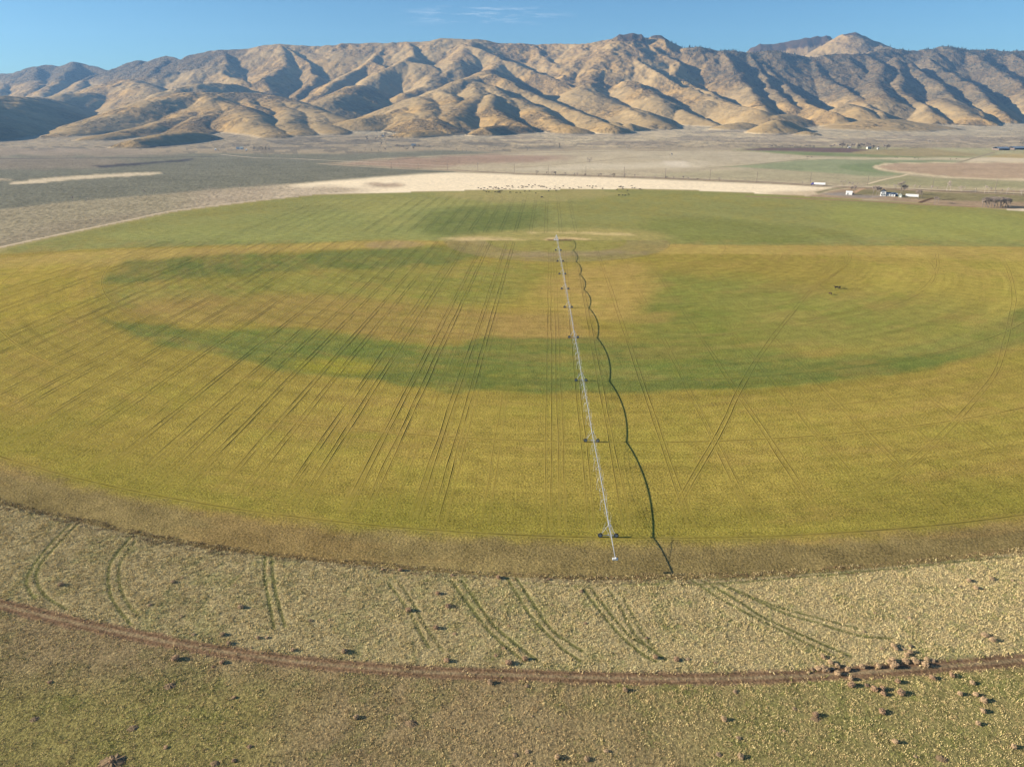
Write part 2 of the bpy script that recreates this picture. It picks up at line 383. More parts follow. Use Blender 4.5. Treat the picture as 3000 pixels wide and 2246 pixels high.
    A([(2160, 440), (2230, 433), (2450, 433), (2545, 440), (2495, 448), (2350, 444)], C3(132, 108, 96), soft=(6, 2), warp=(4, .6, 60), seed=28)
    A([(2545, 440), (2700, 434), (2760, 440), (2870, 455), (2700, 459), (2500, 449)], C3(186, 168, 120), soft=(10, 2), warp=(6, .8, 60), seed=29)
    A([(2300, 463), (2600, 462), (2920, 463), (2950, 467), (2830, 472), (2500, 467), (2370, 466)], C3(230, 212, 172), soft=(8, 1.5), warp=(4, .5, 60), seed=30)
    A([(2860, 462), (3500, 470), (3500, 478), (2820, 473)], C3(236, 216, 178), soft=(5, 1), warp=(2, .5, 60), seed=31, smooth=False)
    A([(2950, 450), (3500, 445), (3500, 470), (2880, 461)], C3(200, 178, 124), soft=(6, 1.5), warp=(2, .5, 60), seed=32, smooth=False)
    A([(2120, 489), (2230, 480), (2400, 466), (2520, 467), (2830, 472), (2560, 492), (2570, 500), (2650, 510), (2560, 517), (2400, 505), (2200, 492)], C3(168, 172, 128), soft=(14, 3), warp=(8, 1, 60), seed=33)
    A([(2460, 484), (2540, 478), (2640, 475), (2720, 472), (2600, 480), (2556, 489), (2580, 500), (2620, 508), (2520, 502), (2465, 492)], C3(150, 160, 112), soft=(8, 2.5), warp=(4, .6, 60), seed=34)
    A([(2556, 489), (2580, 482), (2700, 476), (3600, 478), (3600, 535), (2900, 527), (2680, 511), (2580, 498)], C3(236, 214, 172), soft=(2.5, 1), warp=(0, 0, 60), seed=35)
    A([(2572, 489), (2600, 483), (2720, 478.5), (3600, 481), (3600, 529), (2900, 522), (2690, 507), (2600, 497)], C3(206, 178, 144), soft=(2.5, 1), warp=(0, 0, 60), seed=36)
    A([(2640, 512), (2850, 527), (3500, 545), (3500, 568), (3000, 562), (2700, 552), (2540, 543), (2600, 525)], C3(184, 176, 130), soft=(10, 3), warp=(6, 1, 60), seed=37)
    A([(2560, 541), (3000, 552), (3500, 560), (3500, 575), (3000, 567), (2600, 553)], C3(206, 190, 148), soft=(10, 2.5), warp=(6, 1, 60), seed=38)
    # farmyard side
    A([(2420, 566), (2500, 552), (2700, 556), (3500, 572), (3500, 640), (3000, 618), (2700, 596), (2500, 582), (2350, 578)], C3(190, 164, 130), soft=(8, 2), warp=(6, 1.5, 40), seed=40)
    A([(2510, 555), (2600, 557), (2850, 562), (3500, 575), (3500, 596), (2900, 590), (2700, 583), (2600, 575), (2500, 572)], C3(160, 148, 104), soft=(10, 2.5), warp=(10, 1.5, 40), seed=41)
    A([(2400, 568), (2470, 563), (2500, 570), (2600, 575), (2540, 580), (2440, 572)], C3(172, 160, 146), soft=(10, 2), warp=(6, 1, 40), seed=42)
    A([(2880, 612), (2950, 611), (3400, 622), (3400, 632), (2980, 626), (2900, 618)], C3(250, 230, 196), soft=(8, 2), warp=(14, 1.5, 30), seed=43)
    A([(2390, 563), (2440, 552), (2485, 549), (2430, 558), (2400, 566)], C3(140, 136, 92), soft=(8, 2), warp=(3, .5, 30), seed=44)
    tex[:, 1] = np.where(Cc.mean(1) > .43, 0, tex[:, 1])
    # ---- the irrigated field
    r = np.hypot(X - PIV[0], Y - PIV[1]); th = np.arctan2(X - PIV[0], PIV[1] - Y)
    fm = inside(X, Y, FIELD_W)
    C0 = Cc.copy(); Cc[fm] = OLIVE; tex[fm] = (1, 0, .8)
    A([(-900, 740), (0, 745), (300, 728), (700, 716), (1150, 703), (1700, 712), (2000, 718), (3900, 728), (3900, 540), (-900, 540)], GREEN, soft=(10, 3), warp=(10, 1.5, 90), seed=50, smooth=False)
    A([(300, 690), (700, 640), (1200, 600), (1350, 600), (1300, 690), (1150, 700), (700, 716)], C3(140, 142, 82), soft=(80, 14), op=.6, seed=51)  # far-left crop tones also carry the shading of gentle swells left flat
    A([(900, 590), (1150, 575), (1400, 585), (1440, 600), (1150, 620), (1220, 650), (1130, 655), (1000, 612)], C3(152, 146, 84), soft=(60, 12), op=.7, seed=52)
    A([(1240, 640), (1280, 615), (1380, 605), (1480, 610), (1600, 612), (1560, 660), (1460, 690), (1300, 695), (1230, 675)], C3(108, 114, 62), soft=(60, 16), op=.9, seed=53)
    A([(1280, 562), (1640, 557), (1800, 560), (1800, 572), (1620, 590), (1400, 588), (1300, 575)], C3(158, 144, 92), soft=(40, 6), op=.8, seed=54)
    A([(1900, 640), (2100, 640), (2300, 660), (2500, 690), (2300, 715), (2000, 712), (1850, 680)], C3(120, 122, 62), soft=(80, 14), op=.7, seed=55)
    A([(2500, 600), (3300, 660), (3300, 715), (2700, 700), (2500, 670), (2400, 630)], C3(146, 146, 76), soft=(80, 14), op=.6, seed=56)
    A([(1400, 680), (1600, 672), (1800, 668), (1960, 690), (1880, 712), (1700, 716), (1500, 712), (1320, 706)], C3(160, 146, 88), soft=(50, 8), op=.8, seed=57)
    A([(1310, 698), (1400, 694), (1500, 698), (1540, 712), (1440, 716), (1330, 705)], C3(196, 170, 122), soft=(40, 7), warp=(20, 3, 30), op=.9, seed=58)
    A([(1560, 682), (1640, 679), (1780, 682), (1870, 690), (1780, 689), (1640, 684)], C3(206, 180, 128), soft=(30, 4), warp=(24, 4, 24), op=.85, seed=59)
    A([(1590, 700), (1620, 695), (1720, 698), (1730, 706), (1640, 711), (1600, 707)], C3(200, 172, 122), soft=(12, 3), warp=(20, 2, 30), op=.9, seed=60)
    A([(1600, 702), (1680, 701), (1675, 708), (1610, 708)], C3(96, 76, 56), soft=(8, 2), warp=(14, 2, 20), op=.9, seed=61)
    # yellow strips either side of the pivot point
    A([(-900, 790), (-300, 775), (0, 757), (300, 735), (700, 720), (1150, 706), (1300, 712), (1200, 724), (1000, 731), (700, 744), (420, 762), (330, 776), (200, 790), (0, 800), (-900, 860)], YEL, soft=(16, 4), warp=(14, 2, 90), op=.95, seed=62)
    A([(-900, 800), (0, 780), (250, 775), (310, 830), (250, 900), (0, 960), (-900, 1100)], C3(162, 142, 64), soft=(60, 16), op=.8, seed=75)
    A([(1950, 716), (2300, 719), (3000, 724), (3900, 735), (3900, 775), (3000, 765), (2500, 750), (2150, 744), (1920, 742)], YEL, soft=(14, 3), warp=(14, 1.5, 90), op=.95, seed=63)
    A([(2500, 760), (3500, 775), (3500, 950), (2900, 920), (2700, 900), (2500, 850)], C3(162, 146, 70), soft=(100, 30), op=.7, seed=64)
    A([(320, 800), (400, 765), (600, 747), (900, 738), (1100, 728), (1200, 722), (1350, 722), (1380, 745), (1310, 775), (1050, 790), (820, 795), (560, 815), (380, 830), (310, 822)], DGREEN, soft=(44, 10), warp=(60, 8, 120), seed=65)  # dark band: greener crop, plus shading of unmodelled swells put into the colour
    A([(1080, 712), (1180, 706), (1240, 716), (1190, 727), (1090, 727)], C3(158, 136, 92), soft=(16, 4), op=.8, seed=66)
    A([(370, 870), (600, 850), (900, 860), (1200, 880), (1400, 900), (1500, 930), (1480, 985), (1280, 1010), (1000, 970), (800, 950), (560, 945), (400, 930)], C3(150, 128, 72), soft=(70, 18), op=.65, seed=67)
    A([(340, 930), (420, 945), (600, 965), (900, 968), (1060, 992), (1250, 1012), (1420, 985), (1700, 985), (1900, 1000), (2100, 1010), (2400, 1040), (2600, 1020), (2850, 960), (3100, 880), (3300, 840), (3400, 900), (3000, 1000),
       (2700, 1075), (2300, 1128), (1900, 1150), (1500, 1148), (1200, 1130), (900, 1092), (650, 1040), (450, 1000), (360, 960)], C3(116, 118, 58), op=1.05, soft=(34, 10), warp=(60, 12, 120), seed=68)
    A([(850, 1060), (1000, 1045), (1120, 1075), (1050, 1095), (900, 1085)], C3(150, 140, 52), soft=(50, 10), op=.7, seed=69)
    A([(1900, 800), (2300, 830), (2500, 900), (2700, 950), (2300, 1030), (1900, 1020), (1850, 900)], C3(126, 126, 60), soft=(110, 34), op=.95, seed=70)
    A([(300, 850), (800, 800), (1100, 790), (1350, 775), (1560, 770), (1560, 850), (1400, 895), (900, 860), (500, 880), (340, 900)], C3(134, 130, 64), soft=(90, 16), op=.8, seed=76)
    A([(2100, 870), (2500, 850), (2900, 900), (3000, 1000), (2700, 1030), (2300, 1010)], C3(138, 132, 66), soft=(110, 34), op=.8, seed=77)
    A([(1570, 880), (1600, 810), (1740, 775), (1880, 775), (1920, 830), (1880, 900), (1800, 940), (1600, 905)], C3(168, 142, 78), soft=(54, 14), op=.85, seed=71)
    A([(1440, 925), (1650, 915), (1700, 950), (1700, 985), (1460, 988)], C3(156, 132, 74), soft=(34, 7), op=.85, seed=72)
    A([(1850, 925), (1960, 915), (1950, 945), (1850, 945)], C3(158, 134, 74), soft=(34, 7), op=.7, seed=73)
    Cc[~fm] = C0[~fm]
    q_ = (~fm) & (cy < 735) & (cy > 405); sv = .17 * fbm(cx / 110, cy / 5.5, 5, 97, .65) + .12 * fbm(cx / 30, cy / 3.2, 4, 98, .65)
    sv = np.where(Cc.mean(1) > .43, .15 * sv, sv); Cc[q_] = (Cc * (1 + sv[:, None]))[q_]
    # grey-brown disc round the pivot point, swept by the first towers
    R2 = ARML * .206
    w = sm(R2 * 1.03, R2 * .99, r) * (Y < PIV[1] - 2) * fm
    Cc[:] = Cc * (1 - .8 * w[:, None]) + C3(142, 128, 82) * .8 * w[:, None]
    R1 = R2 * .62; w = sm(R1 * 1.05, R1, r) * (Y < PIV[1] - 2) * fm
    Cc[:] = Cc * (1 - .7 * w[:, None]) + C3(140, 134, 66) * .7 * w[:, None]
    A([(1440, 742), (1560, 737), (1800, 734), (1900, 738), (1800, 748), (1560, 752)], C3(150, 132, 96), soft=(30, 5), op=.8, seed=74)
    # arcs combed by the irrigation, brown unwatered rim
    arc = fbm(r / 2.2, th * 4, 4, 80, .7); arc2 = fbm(r / 16, th * 1.3 + 5, 4, 81)
    near = sm(700, 420, Y)
    cc = (1 + (.20 * arc * near + .11 * arc2))[:, None]
    Cc[fm] = (Cc * cc)[fm]
    fl = sm(.05, .4, fbm(X / 26, Y / 26, 5, 82, .6))[:, None] * (.5 * (fm & (Y < PIV[1])))[:, None]
    Cc[:] = Cc * (1 - fl) + Cc * np.array([.86, .96, .82]) * fl
    edge = ARML + 1.5 + 2.0 * fbm(th * 9, r * 0 + 1, 3, 83)
    low = (Y < 460)
    w = (sm(edge - 26, edge - 6, r) * (1 - sm(edge - 1, edge + 3, r)) * fm * low * .45)[:, None]
    Cc[:] = Cc * (1 - w) + C3(122, 118, 48) * w
    w = (sm(edge - 3, edge + 5, r + 2.5 * fbm(X / 4, Y / 4, 4, 88)) * fm * low)[:, None]
    rim = C3(125, 110, 70) * (1 + .34 * fbm(X / 14, Y / 14, 4, 84))[:, None]
    Cc[:] = Cc * (1 - w) + rim * w
    tex[(w[:, 0] > .5), 0] = .3
    w = (sm(12, 0, dist_poly(X, Y, FIELD_W, True)) * fm * (Y > 460) * .6)[:, None]
    Cc[:] = Cc * (1 - w) + C3(166, 146, 104) * w
    ed = dist_poly(X, Y, FIELD_W, True) + 2 * fbm(X / 20, Y / 20, 3, 85)
    w = (sm(9, 2, ed) * (~fm) * (Y > 420) * (Y < 900) * (X < 100))[:, None] * .75
    Cc[:] = Cc * (1 - w) + C3(226, 204, 166) * w
    br = sm(.0, .5, fbm(r / 9, th * 9, 5, 86, .6) + .5 * fbm(X / 60, Y / 60, 3, 87))[:, None] * (.20 * (fm & (Y < PIV[1])))[:, None]
    Cc[:] = Cc * (1 - br) + C3(164, 130, 78) * br
    Cc[fm] *= 1.55
    # ---- rough grass in front
    g = (~fm) & (Y < 330) & (X > -600)
    n1 = fbm(X / 22, Y / 22, 5, 90, .6); n2 = fbm(X / 4, Y / 4, 4, 91, .6)
    lx = np.interp(X, [p[0] for p in LANE_W], [p[1] for p in LANE_W])
    above = Y > lx
    base = np.where(above[:, None], C3(188, 172, 126)[None], C3(164, 145, 106)[None])
    gw = sm(-10, 60, X + 25 * n1)[:, None] * (~above)[:, None]
    base = base * (1 - .75 * gw) + C3(160, 152, 94) * .7 * gw
    gw = sm(-28, -55, X + 12 * n1)[:, None] * sm(112, 98, Y)[:, None] * (~above)[:, None]
    base = base * (1 - .8 * gw) + C3(152, 144, 84) * .8 * gw
    v = sm(-.1, .5, n2 + .5 * n1)[:, None]
    base = base * (1 - .45 * v) + base * np.array([.66, .80, .60]) * .45 * v
    Cc[g] = base[g]; tex[g] = (.3, 0, 1)
    tr = np.zeros(n)
    gi = np.where(g & (Y < 200))[0]; gx, gy = X[gi], Y[gi]; t = np.zeros(len(gi))
    for pts, s in GT:
        d = dist_poly(gx, gy, W(spline(pts, 4))) + .12 * fbm(gx * 2, gy * 2, 2, 95)
        t = np.maximum(t, sm(.62, .18, d) * min(1, s))
    tr[gi] = t
    Cc[:] = Cc * (1 - .8 * tr[:, None]) + C3(108, 110, 60) * .8 * tr[:, None]
    # worn lane
    ld = dist_poly(X, Y, LANE_W); w = (sm(2.3, 1.3, ld + .5 * n2) * (Y < 330) * (~fm))[:, None]
    Cc[:] = Cc * (1 - w) + C3(150, 124, 94) * w; tex[w[:, 0] > .5] = (0, 0, .5)
    mid = (sm(.5, .15, ld + .25 * n2) * w[:, 0] * .7)[:, None]; Cc[:] = Cc * (1 - mid) + C3(166, 148, 112) * mid
    rt = (sm(.45, .15, np.abs(ld - .95) + .15 * n2) * w[:, 0] * .5)[:, None]; Cc[:] = Cc * (1 - rt) + C3(112, 86, 64) * rt
    return Cc, tex, tr, w[:, 0]

# ------------------------------------------------------------------ ground sheet
def polar_grid():
    ang = np.concatenate([np.linspace(-180, -50, 14)[:-1], np.linspace(-50, -41, 60)[:-1], np.linspace(-41, 41, 1500)[:-1], np.linspace(41, 50, 60)[:-1], np.linspace(50, 180, 14)])
    v = np.concatenate([[2.0, 20, 45, 60, 72], 1 / np.linspace(1 / 80., 1 / 2600., 900), [2750, 3000, 3600, 5000, 9000, 20000]])
    global GA, GV
    GA, GV = ang, v
    A, Rr = np.meshgrid(np.radians(ang), v)
    X = (Rr * np.sin(A)).ravel(); Y = (Rr * np.cos(A)).ravel(); nr, nc = A.shape
    i = np.arange(nr - 1)[:, None] * nc + np.arange(nc - 1)[None]; i = i.ravel()
    return X, Y, np.stack([i, i + 1, i + nc + 1, i + nc], 1)
X, Y, Fc = polar_grid()
Cc, tex, tr, lw = paint(X, Y)
Z = -.04 * tr - .05 * lw
Z = Z + np.where((Y < 210) & (tex[:, 0] < .5), .05 * fbm(X / 1.7, Y / 1.7, 3, 99) * (Y > 0), 0)
Z = Z - sm(2320, 2500, Y) * 8 * (np.abs(X) < .84 * Y)
me = mesh_np('ground', np.stack([X, Y, Z], 1), Fc[:, ::-1], M['ground'], True)
set_attr(me, 'col', np.clip(Cc, .004, .8)); set_attr(me, 'tex', tex)
GC = Cc.reshape(len(GV), len(GA), 3)
def gcol(x, y):
    i = np.clip(np.searchsorted(GV, np.hypot(x, y)), 0, len(GV) - 1); j = np.clip(np.searchsorted(GA, np.degrees(np.arctan2(x, y))), 0, len(GA) - 1)
    return GC[i, j]
tag(link(bpy.data.objects.new('ground', me)), kind='structure')

# ------------------------------------------------------------------ hills
def cr(k, pts, sl=.5, rd=30):
    ox = {'A': 0, 'B': 1000, 'C': 2000}[k]
    return ([PD(ox + x / 2.212, 50 + y / 2.212, d * 1000) for x, y, d in pts], sl, rd)
RID = [
 cr('A', [(-900, 330, 6.6), (-400, 350, 6.6), (0, 375, 6.6), (90, 368, 6.5), (200, 325, 6.4), (300, 312, 6.4), (400, 324, 6.4), (440, 312, 6.4), (495, 291, 6.4), (560, 300, 6.4), (640, 320, 6.3), (700, 340, 6.2), (760, 327, 6.1), (850, 292, 6.1), (905, 278, 6.0), (960, 286, 6.0),
         (1020, 264, 5.9), (1065, 246, 5.9), (1120, 262, 5.8), (1160, 272, 5.8), (1230, 246, 5.7), (1300, 236, 5.7), (1420, 214, 5.6), (1600, 206, 5.6), (1680, 191, 5.6), (1800, 184, 5.6), (2000, 193, 5.6), (2100, 183, 5.6), (2212, 175, 5.6)], .42, 12),
 cr('B', [(0, 173, 5.6), (280, 176, 5.6), (430, 161, 5.6), (520, 166, 5.6), (630, 144, 5.6), (740, 148, 5.6), (900, 146, 5.6), (1030, 161, 5.6), (1250, 173, 5.6), (1490, 179, 5.5), (1600, 166, 5.4), (1700, 141, 5.4), (1800, 112, 5.35)], .40, 15),
 cr('B', [(1800, 105, 5.35), (1860, 98, 5.35), (1945, 101, 5.35)], 1.1, 14),
 cr('B', [(1965, 137, 5.4), (2010, 137, 5.4), (2030, 123, 5.4), (2070, 121, 5.4), (2130, 150, 5.35), (2212, 186, 5.3)], .5, 15),
 cr('C', [(0, 186, 5.3), (100, 196, 5.2), (200, 212, 5.2), (400, 232, 5.2), (600, 214, 5.2), (720, 237, 5.2), (800, 264, 5.2), (950, 238, 5.2), (1150, 245, 5.3), (1370, 210, 5.6), (1500, 214, 5.6), (1600, 197, 5.6), (1680, 179, 5.6), (1720, 190, 5.6), (1850, 200, 5.6), (2000, 214, 5.6), (2212, 222, 5.6), (2700, 235, 5.6), (3100, 230, 5.6)], .45, 12),
 cr('C', [(430, 206, 6.9), (470, 184, 6.9), (560, 166, 6.9), (680, 151, 6.9), (800, 130, 6.9), (880, 119, 6.9), (958, 110, 6.9)], .8, 4),
 cr('C', [(985, 136, 6.5), (1030, 112, 6.4), (1070, 96, 6.4), (1100, 93, 6.4), (1150, 116, 6.4), (1200, 146, 6.3), (1260, 180, 6.2), (1370, 209, 5.8)], .48, 10),
 cr('C', [(1180, 235, 5.4), (1230, 290, 5.1), (1270, 400, 4.7), (1280, 520, 4.0)], .45, 30),
 # left foothills
 cr('A', [(-700, 560, 2.6), (-300, 548, 3.0), (0, 520, 3.35), (110, 515, 3.65), (230, 514, 3.95), (330, 540, 4.1), (480, 590, 4.15)], .36, 40),
 cr('A', [(250, 525, 4.3), (400, 493, 4.4), (600, 490, 4.55), (730, 489, 4.7), (760, 540, 4.5)], .42, 30),
 cr('A', [(540, 488, 4.8), (640, 445, 4.9), (780, 404, 4.95), (860, 404, 4.9), (930, 430, 4.75), (1000, 470, 4.5), (990, 520, 4.2), (900, 545, 4.1), (790, 582, 3.95), (690, 632, 3.75)], .40, 35),
 cr('A', [(900, 405, 5.1), (980, 378, 5.1), (1080, 359, 5.15), (1200, 358, 5.25), (1280, 380, 5.3), (1380, 428, 5.3)], .42, 35),
 cr('A', [(1060, 487, 4.1), (1150, 456, 4.2), (1290, 432, 4.3), (1400, 430, 4.4), (1520, 446, 4.5), (1600, 470, 4.5), (1680, 495, 4.5)], .42, 30),
 cr('A', [(0, 835, 2.45), (200, 800, 2.6), (400, 745, 2.8), (560, 695, 3.0), (700, 640, 3.2), (850, 582, 3.4), (980, 537, 3.55), (1100, 512, 3.7), (1200, 492, 3.8), (1400, 488, 3.9), (1640, 489, 4.0), (1760, 511, 3.95), (1850, 531, 3.9), (1950, 561, 3.75), (2100, 621, 3.5), (2212, 665, 3.3)], .38, 60),
 cr('A', [(1290, 570, 3.55), (1200, 615, 3.35), (1050, 675, 3.1), (800, 735, 2.8), (600, 768, 2.6)], .34, 40),
 cr('A', [(1420, 530, 3.7), (1540, 590, 3.35), (1640, 635, 3.15), (1740, 700, 2.95), (1800, 755, 2.75)], .45, 40),
 cr('A', [(1380, 520, 3.7), (1350, 620, 3.3), (1250, 700, 3.0), (1200, 750, 2.8)], .40, 50),
 cr('A', [(1600, 500, 3.95), (1640, 560, 3.7), (1680, 600, 3.5), (1690, 640, 3.35)], .5, 25),
 cr('A', [(1760, 515, 3.95), (1850, 590, 3.6), (1900, 660, 3.2), (1950, 740, 2.85)], .40, 50),
 cr('A', [(2000, 580, 3.7), (2120, 680, 3.2), (2180, 740, 2.9)], .40, 40),
 cr('A', [(840, 800, 2.28), (980, 766, 2.38), (1100, 750, 2.5), (1220, 746, 2.6), (1330, 760, 2.68), (1480, 797, 2.75)], .40, 16),
 # left back slopes
 cr('A', [(110, 368, 6.5), (60, 420, 6.0), (0, 470, 5.6)], .5, 25),
 cr('A', [(240, 320, 6.4), (215, 370, 6.0), (230, 420, 5.7), (215, 450, 5.5)], .5, 20),
 cr('A', [(495, 291, 6.4), (450, 340, 6.0), (380, 400, 5.7), (320, 450, 5.45), (280, 500, 5.2)], .5, 25),
 cr('A', [(700, 341, 6.2), (640, 370, 5.95), (560, 410, 5.7), (500, 450, 5.4), (470, 485, 5.2)], .5, 25),
 cr('A', [(760, 345, 5.9), (850, 355, 5.8), (940, 385, 5.75)], .5, 20),
 cr('A', [(905, 278, 6.0), (870, 320, 5.8), (840, 350, 5.7)], .5, 20),
 cr('A', [(1065, 246, 5.9), (1050, 300, 5.6), (1000, 350, 5.4)], .45, 20),
 cr('A', [(1120, 262, 5.8), (1180, 275, 5.75), (1230, 295, 5.7)], .5, 20),
 cr('A', [(1440, 215, 5.6), (1450, 260, 5.35), (1455, 320, 5.15), (1440, 355, 5.0), (1480, 390, 4.9), (1580, 420, 4.75), (1680, 480, 4.6)], .52, 12),
 cr('A', [(1440, 300, 5.2), (1330, 330, 5.15), (1200, 350, 5.3)], .4, 30),
 cr('A', [(1840, 187, 5.6), (1870, 230, 5.4), (1850, 300, 5.15), (1780, 360, 4.95), (1720, 400, 4.8), (1750, 470, 4.6)], .45, 20),
 cr('A', [(1860, 190, 5.6), (1940, 240, 5.4), (2000, 290, 5.2), (2040, 370, 4.95), (2010, 430, 4.8), (1960, 470, 4.6), (1900, 520, 4.4)], .55, 12),
 cr('A', [(2140, 182, 5.6), (2110, 230, 5.5), (2160, 270, 5.35)], .5, 12),
 # centre
 cr('B', [(280, 178, 5.6), (250, 230, 5.4), (180, 300, 5.15), (60, 360, 4.9), (-60, 430, 4.65), (-160, 500, 4.4)], .5, 20),
 cr('B', [(200, 290, 5.15), (280, 320, 5.05), (270, 360, 4.95)], .5, 18),
 cr('B', [(430, 163, 5.6), (470, 200, 5.4), (490, 250, 5.2), (420, 300, 5.0), (250, 360, 4.8), (130, 435, 4.55)], .5, 20),
 cr('B', [(440, 290, 5.05), (540, 310, 4.95), (615, 350, 4.85), (600, 400, 4.65), (530, 450, 4.45), (400, 490, 4.3)], .5, 20),
 cr('B', [(850, 162, 5.5), (780, 230, 5.2), (720, 290, 5.0), (650, 380, 4.75), (590, 440, 4.5)], .45, 30),
 cr('B', [(780, 180, 5.4), (900, 215, 5.25), (1050, 275, 5.05), (1120, 292, 4.98), (1250, 340, 4.85), (1400, 412, 4.6), (1500, 450, 4.5), (1650, 498, 4.4), (1800, 520, 4.3)], .52, 12),
 cr('B', [(1050, 275, 5.05), (980, 330, 4.8), (900, 366, 4.5), (800, 400, 4.3), (700, 440, 4.15), (600, 500, 3.95), (500, 545, 3.75), (400, 600, 3.5)], .45, 30),
 cr('B', [(900, 370, 4.45), (945, 367, 4.4), (1050, 420, 4.25), (1150, 470, 4.1), (1280, 520, 3.95), (1400, 560, 3.8), (1500, 600, 3.6), (1620, 650, 3.35), (1740, 700, 3.0)], .52, 20),
 cr('B', [(1250, 176, 5.55), (1270, 230, 5.35), (1360, 290, 5.15), (1410, 350, 4.95)], .5, 15),
 cr('B', [(1420, 186, 5.5), (1455, 240, 5.3), (1450, 300, 5.15)], .5, 15),
 cr('B', [(1500, 182, 5.5), (1520, 230, 5.4)], .5, 15),
 cr('B', [(1700, 142, 5.4), (1580, 240, 5.2), (1500, 310, 5.0), (1430, 390, 4.75)], .42, 30),
 cr('B', [(1850, 130, 5.3), (1700, 270, 5.0), (1600, 400, 4.6), (1560, 480, 4.3)], .42, 40),
 cr('B', [(1800, 130, 5.32), (1840, 210, 5.1), (1900, 275, 4.9), (2000, 310, 4.75), (2100, 370, 4.55), (2212, 440, 4.35), (2340, 490, 4.15), (2500, 545, 3.9), (2700, 600, 3.55)], .5, 14),
 cr('B', [(1960, 150, 5.35), (2050, 220, 5.1), (2160, 290, 4.9), (2180, 360, 4.7)], .5, 15),
 cr('B', [(1900, 400, 4.5), (1950, 450, 4.3), (2060, 520, 4.0), (2080, 560, 3.85)], .42, 30),
 cr('B', [(1600, 480, 4.2), (1750, 560, 3.9), (1900, 600, 3.65), (2050, 680, 3.3)], .36, 50),
 cr('B', [(110, 439, 4.45), (200, 470, 4.45), (350, 515, 4.5)], .5, 12),
 cr('B', [(110, 439, 4.45), (30, 470, 4.2), (-60, 530, 3.9)], .42, 30),
 cr('B', [(640, 480, 3.95), (695, 520, 3.75), (745, 580, 3.5), (720, 640, 3.2)], .5, 20),
 cr('B', [(500, 520, 3.85), (560, 560, 3.6), (600, 640, 3.2), (620, 690, 3.0)], .4, 40),
 cr('B', [(860, 420, 4.2), (880, 480, 3.95), (800, 560, 3.6), (700, 640, 3.2)], .4, 30),
 cr('B', [(930, 440, 4.1), (1040, 500, 3.85), (1095, 550, 3.7)], .5, 18),
 cr('B', [(960, 500, 3.8), (990, 590, 3.45), (1080, 640, 3.25), (1190, 700, 3.05)], .45, 20),
 cr('B', [(1130, 520, 3.8), (1260, 575, 3.65), (1380, 670, 3.2), (1480, 710, 3.0)], .42, 25),
 cr('B', [(-60, 640, 3.45), (20, 655, 3.4), (120, 680, 3.35), (210, 712, 3.3)], .48, 14),
 cr('B', [(150, 660, 3.2), (250, 635, 3.3), (400, 620, 3.35), (520, 640, 3.25), (600, 685, 3.0)], .34, 40),
 cr('B', [(420, 740, 2.75), (560, 735, 2.85)], .3, 20),
 cr('B', [(930, 715, 2.85), (1050, 700, 2.95), (1200, 710, 3.02), (1300, 735, 3.08)], .42, 14),
 cr('B', [(1620, 665, 3.25), (1690, 690, 3.15), (1740, 722, 3.05)], .45, 14), cr('B', [(1770, 680, 3.2), (1822, 715, 3.1)], .45, 14), cr('B', [(1880, 690, 3.15), (2020, 726, 3.15)], .4, 14),
 cr('B', [(1860, 590, 3.65), (1930, 620, 3.5), (1960, 655, 3.4)], .5, 18),
 # right range
 cr('C', [(60, 200, 5.2), (180, 230, 5.1), (200, 280, 4.95)], .5, 14),
 cr('C', [(240, 220, 5.15), (290, 270, 4.95), (340, 340, 4.7), (420, 430, 4.4), (480, 500, 4.1), (550, 585, 3.75)], .52, 14),
 cr('C', [(430, 240, 5.15), (500, 330, 4.9), (560, 430, 4.5), (640, 510, 4.15), (750, 570, 3.85)], .55, 12),
 cr('C', [(-60, 400, 4.6), (60, 420, 4.5), (200, 500, 4.1), (350, 560, 3.85)], .5, 14),
 cr('C', [(480, 260, 5.1), (640, 400, 4.75), (700, 470, 4.45), (800, 545, 4.0), (980, 620, 3.5)], .58, 10),
 cr('C', [(850, 270, 5.15), (930, 390, 4.8), (1010, 440, 4.55), (1120, 520, 4.2), (1230, 590, 3.8), (1330, 625, 3.55)], .56, 12),
 cr('C', [(1120, 560, 3.75), (1180, 600, 3.6)], .4, 14),
 cr('C', [(1380, 270, 5.2), (1400, 360, 4.9), (1440, 450, 4.5), (1530, 545, 4.05), (1620, 625, 3.65)], .5, 14),
 cr('C', [(1480, 290, 5.15), (1600, 380, 4.85), (1700, 480, 4.45), (1850, 575, 4.0), (1965, 650, 3.65)], .54, 12),
 cr('C', [(1580, 262, 5.35), (1700, 330, 5.1), (1820, 410, 4.75), (1960, 515, 4.3), (2100, 640, 3.75)], .54, 12),
 cr('C', [(1700, 520, 4.15), (1800, 590, 3.8), (1900, 655, 3.55)], .42, 30),
 cr('C', [(1600, 200, 5.55), (1650, 240, 5.4)], .5, 14),
 cr('C', [(1860, 215, 5.5), (1980, 300, 5.2), (2120, 400, 4.85), (2300, 520, 4.35), (2450, 620, 3.9)], .48, 16),
 cr('C', [(2150, 230, 5.5), (2350, 380, 5.0), (2600, 520, 4.4)], .48, 16), cr('C', [(2500, 240, 5.5), (2700, 400, 5.0), (2900, 560, 4.3)], .48, 16),
 cr('C', [(0, 600, 3.75), (110, 640, 3.6), (220, 690, 3.45)], .46, 14), cr('C', [(170, 540, 3.95), (290, 580, 3.85), (390, 630, 3.75)], .44, 14),
 cr('C', [(590, 640, 3.5), (680, 630, 3.6), (740, 665, 3.6)], .3, 20),
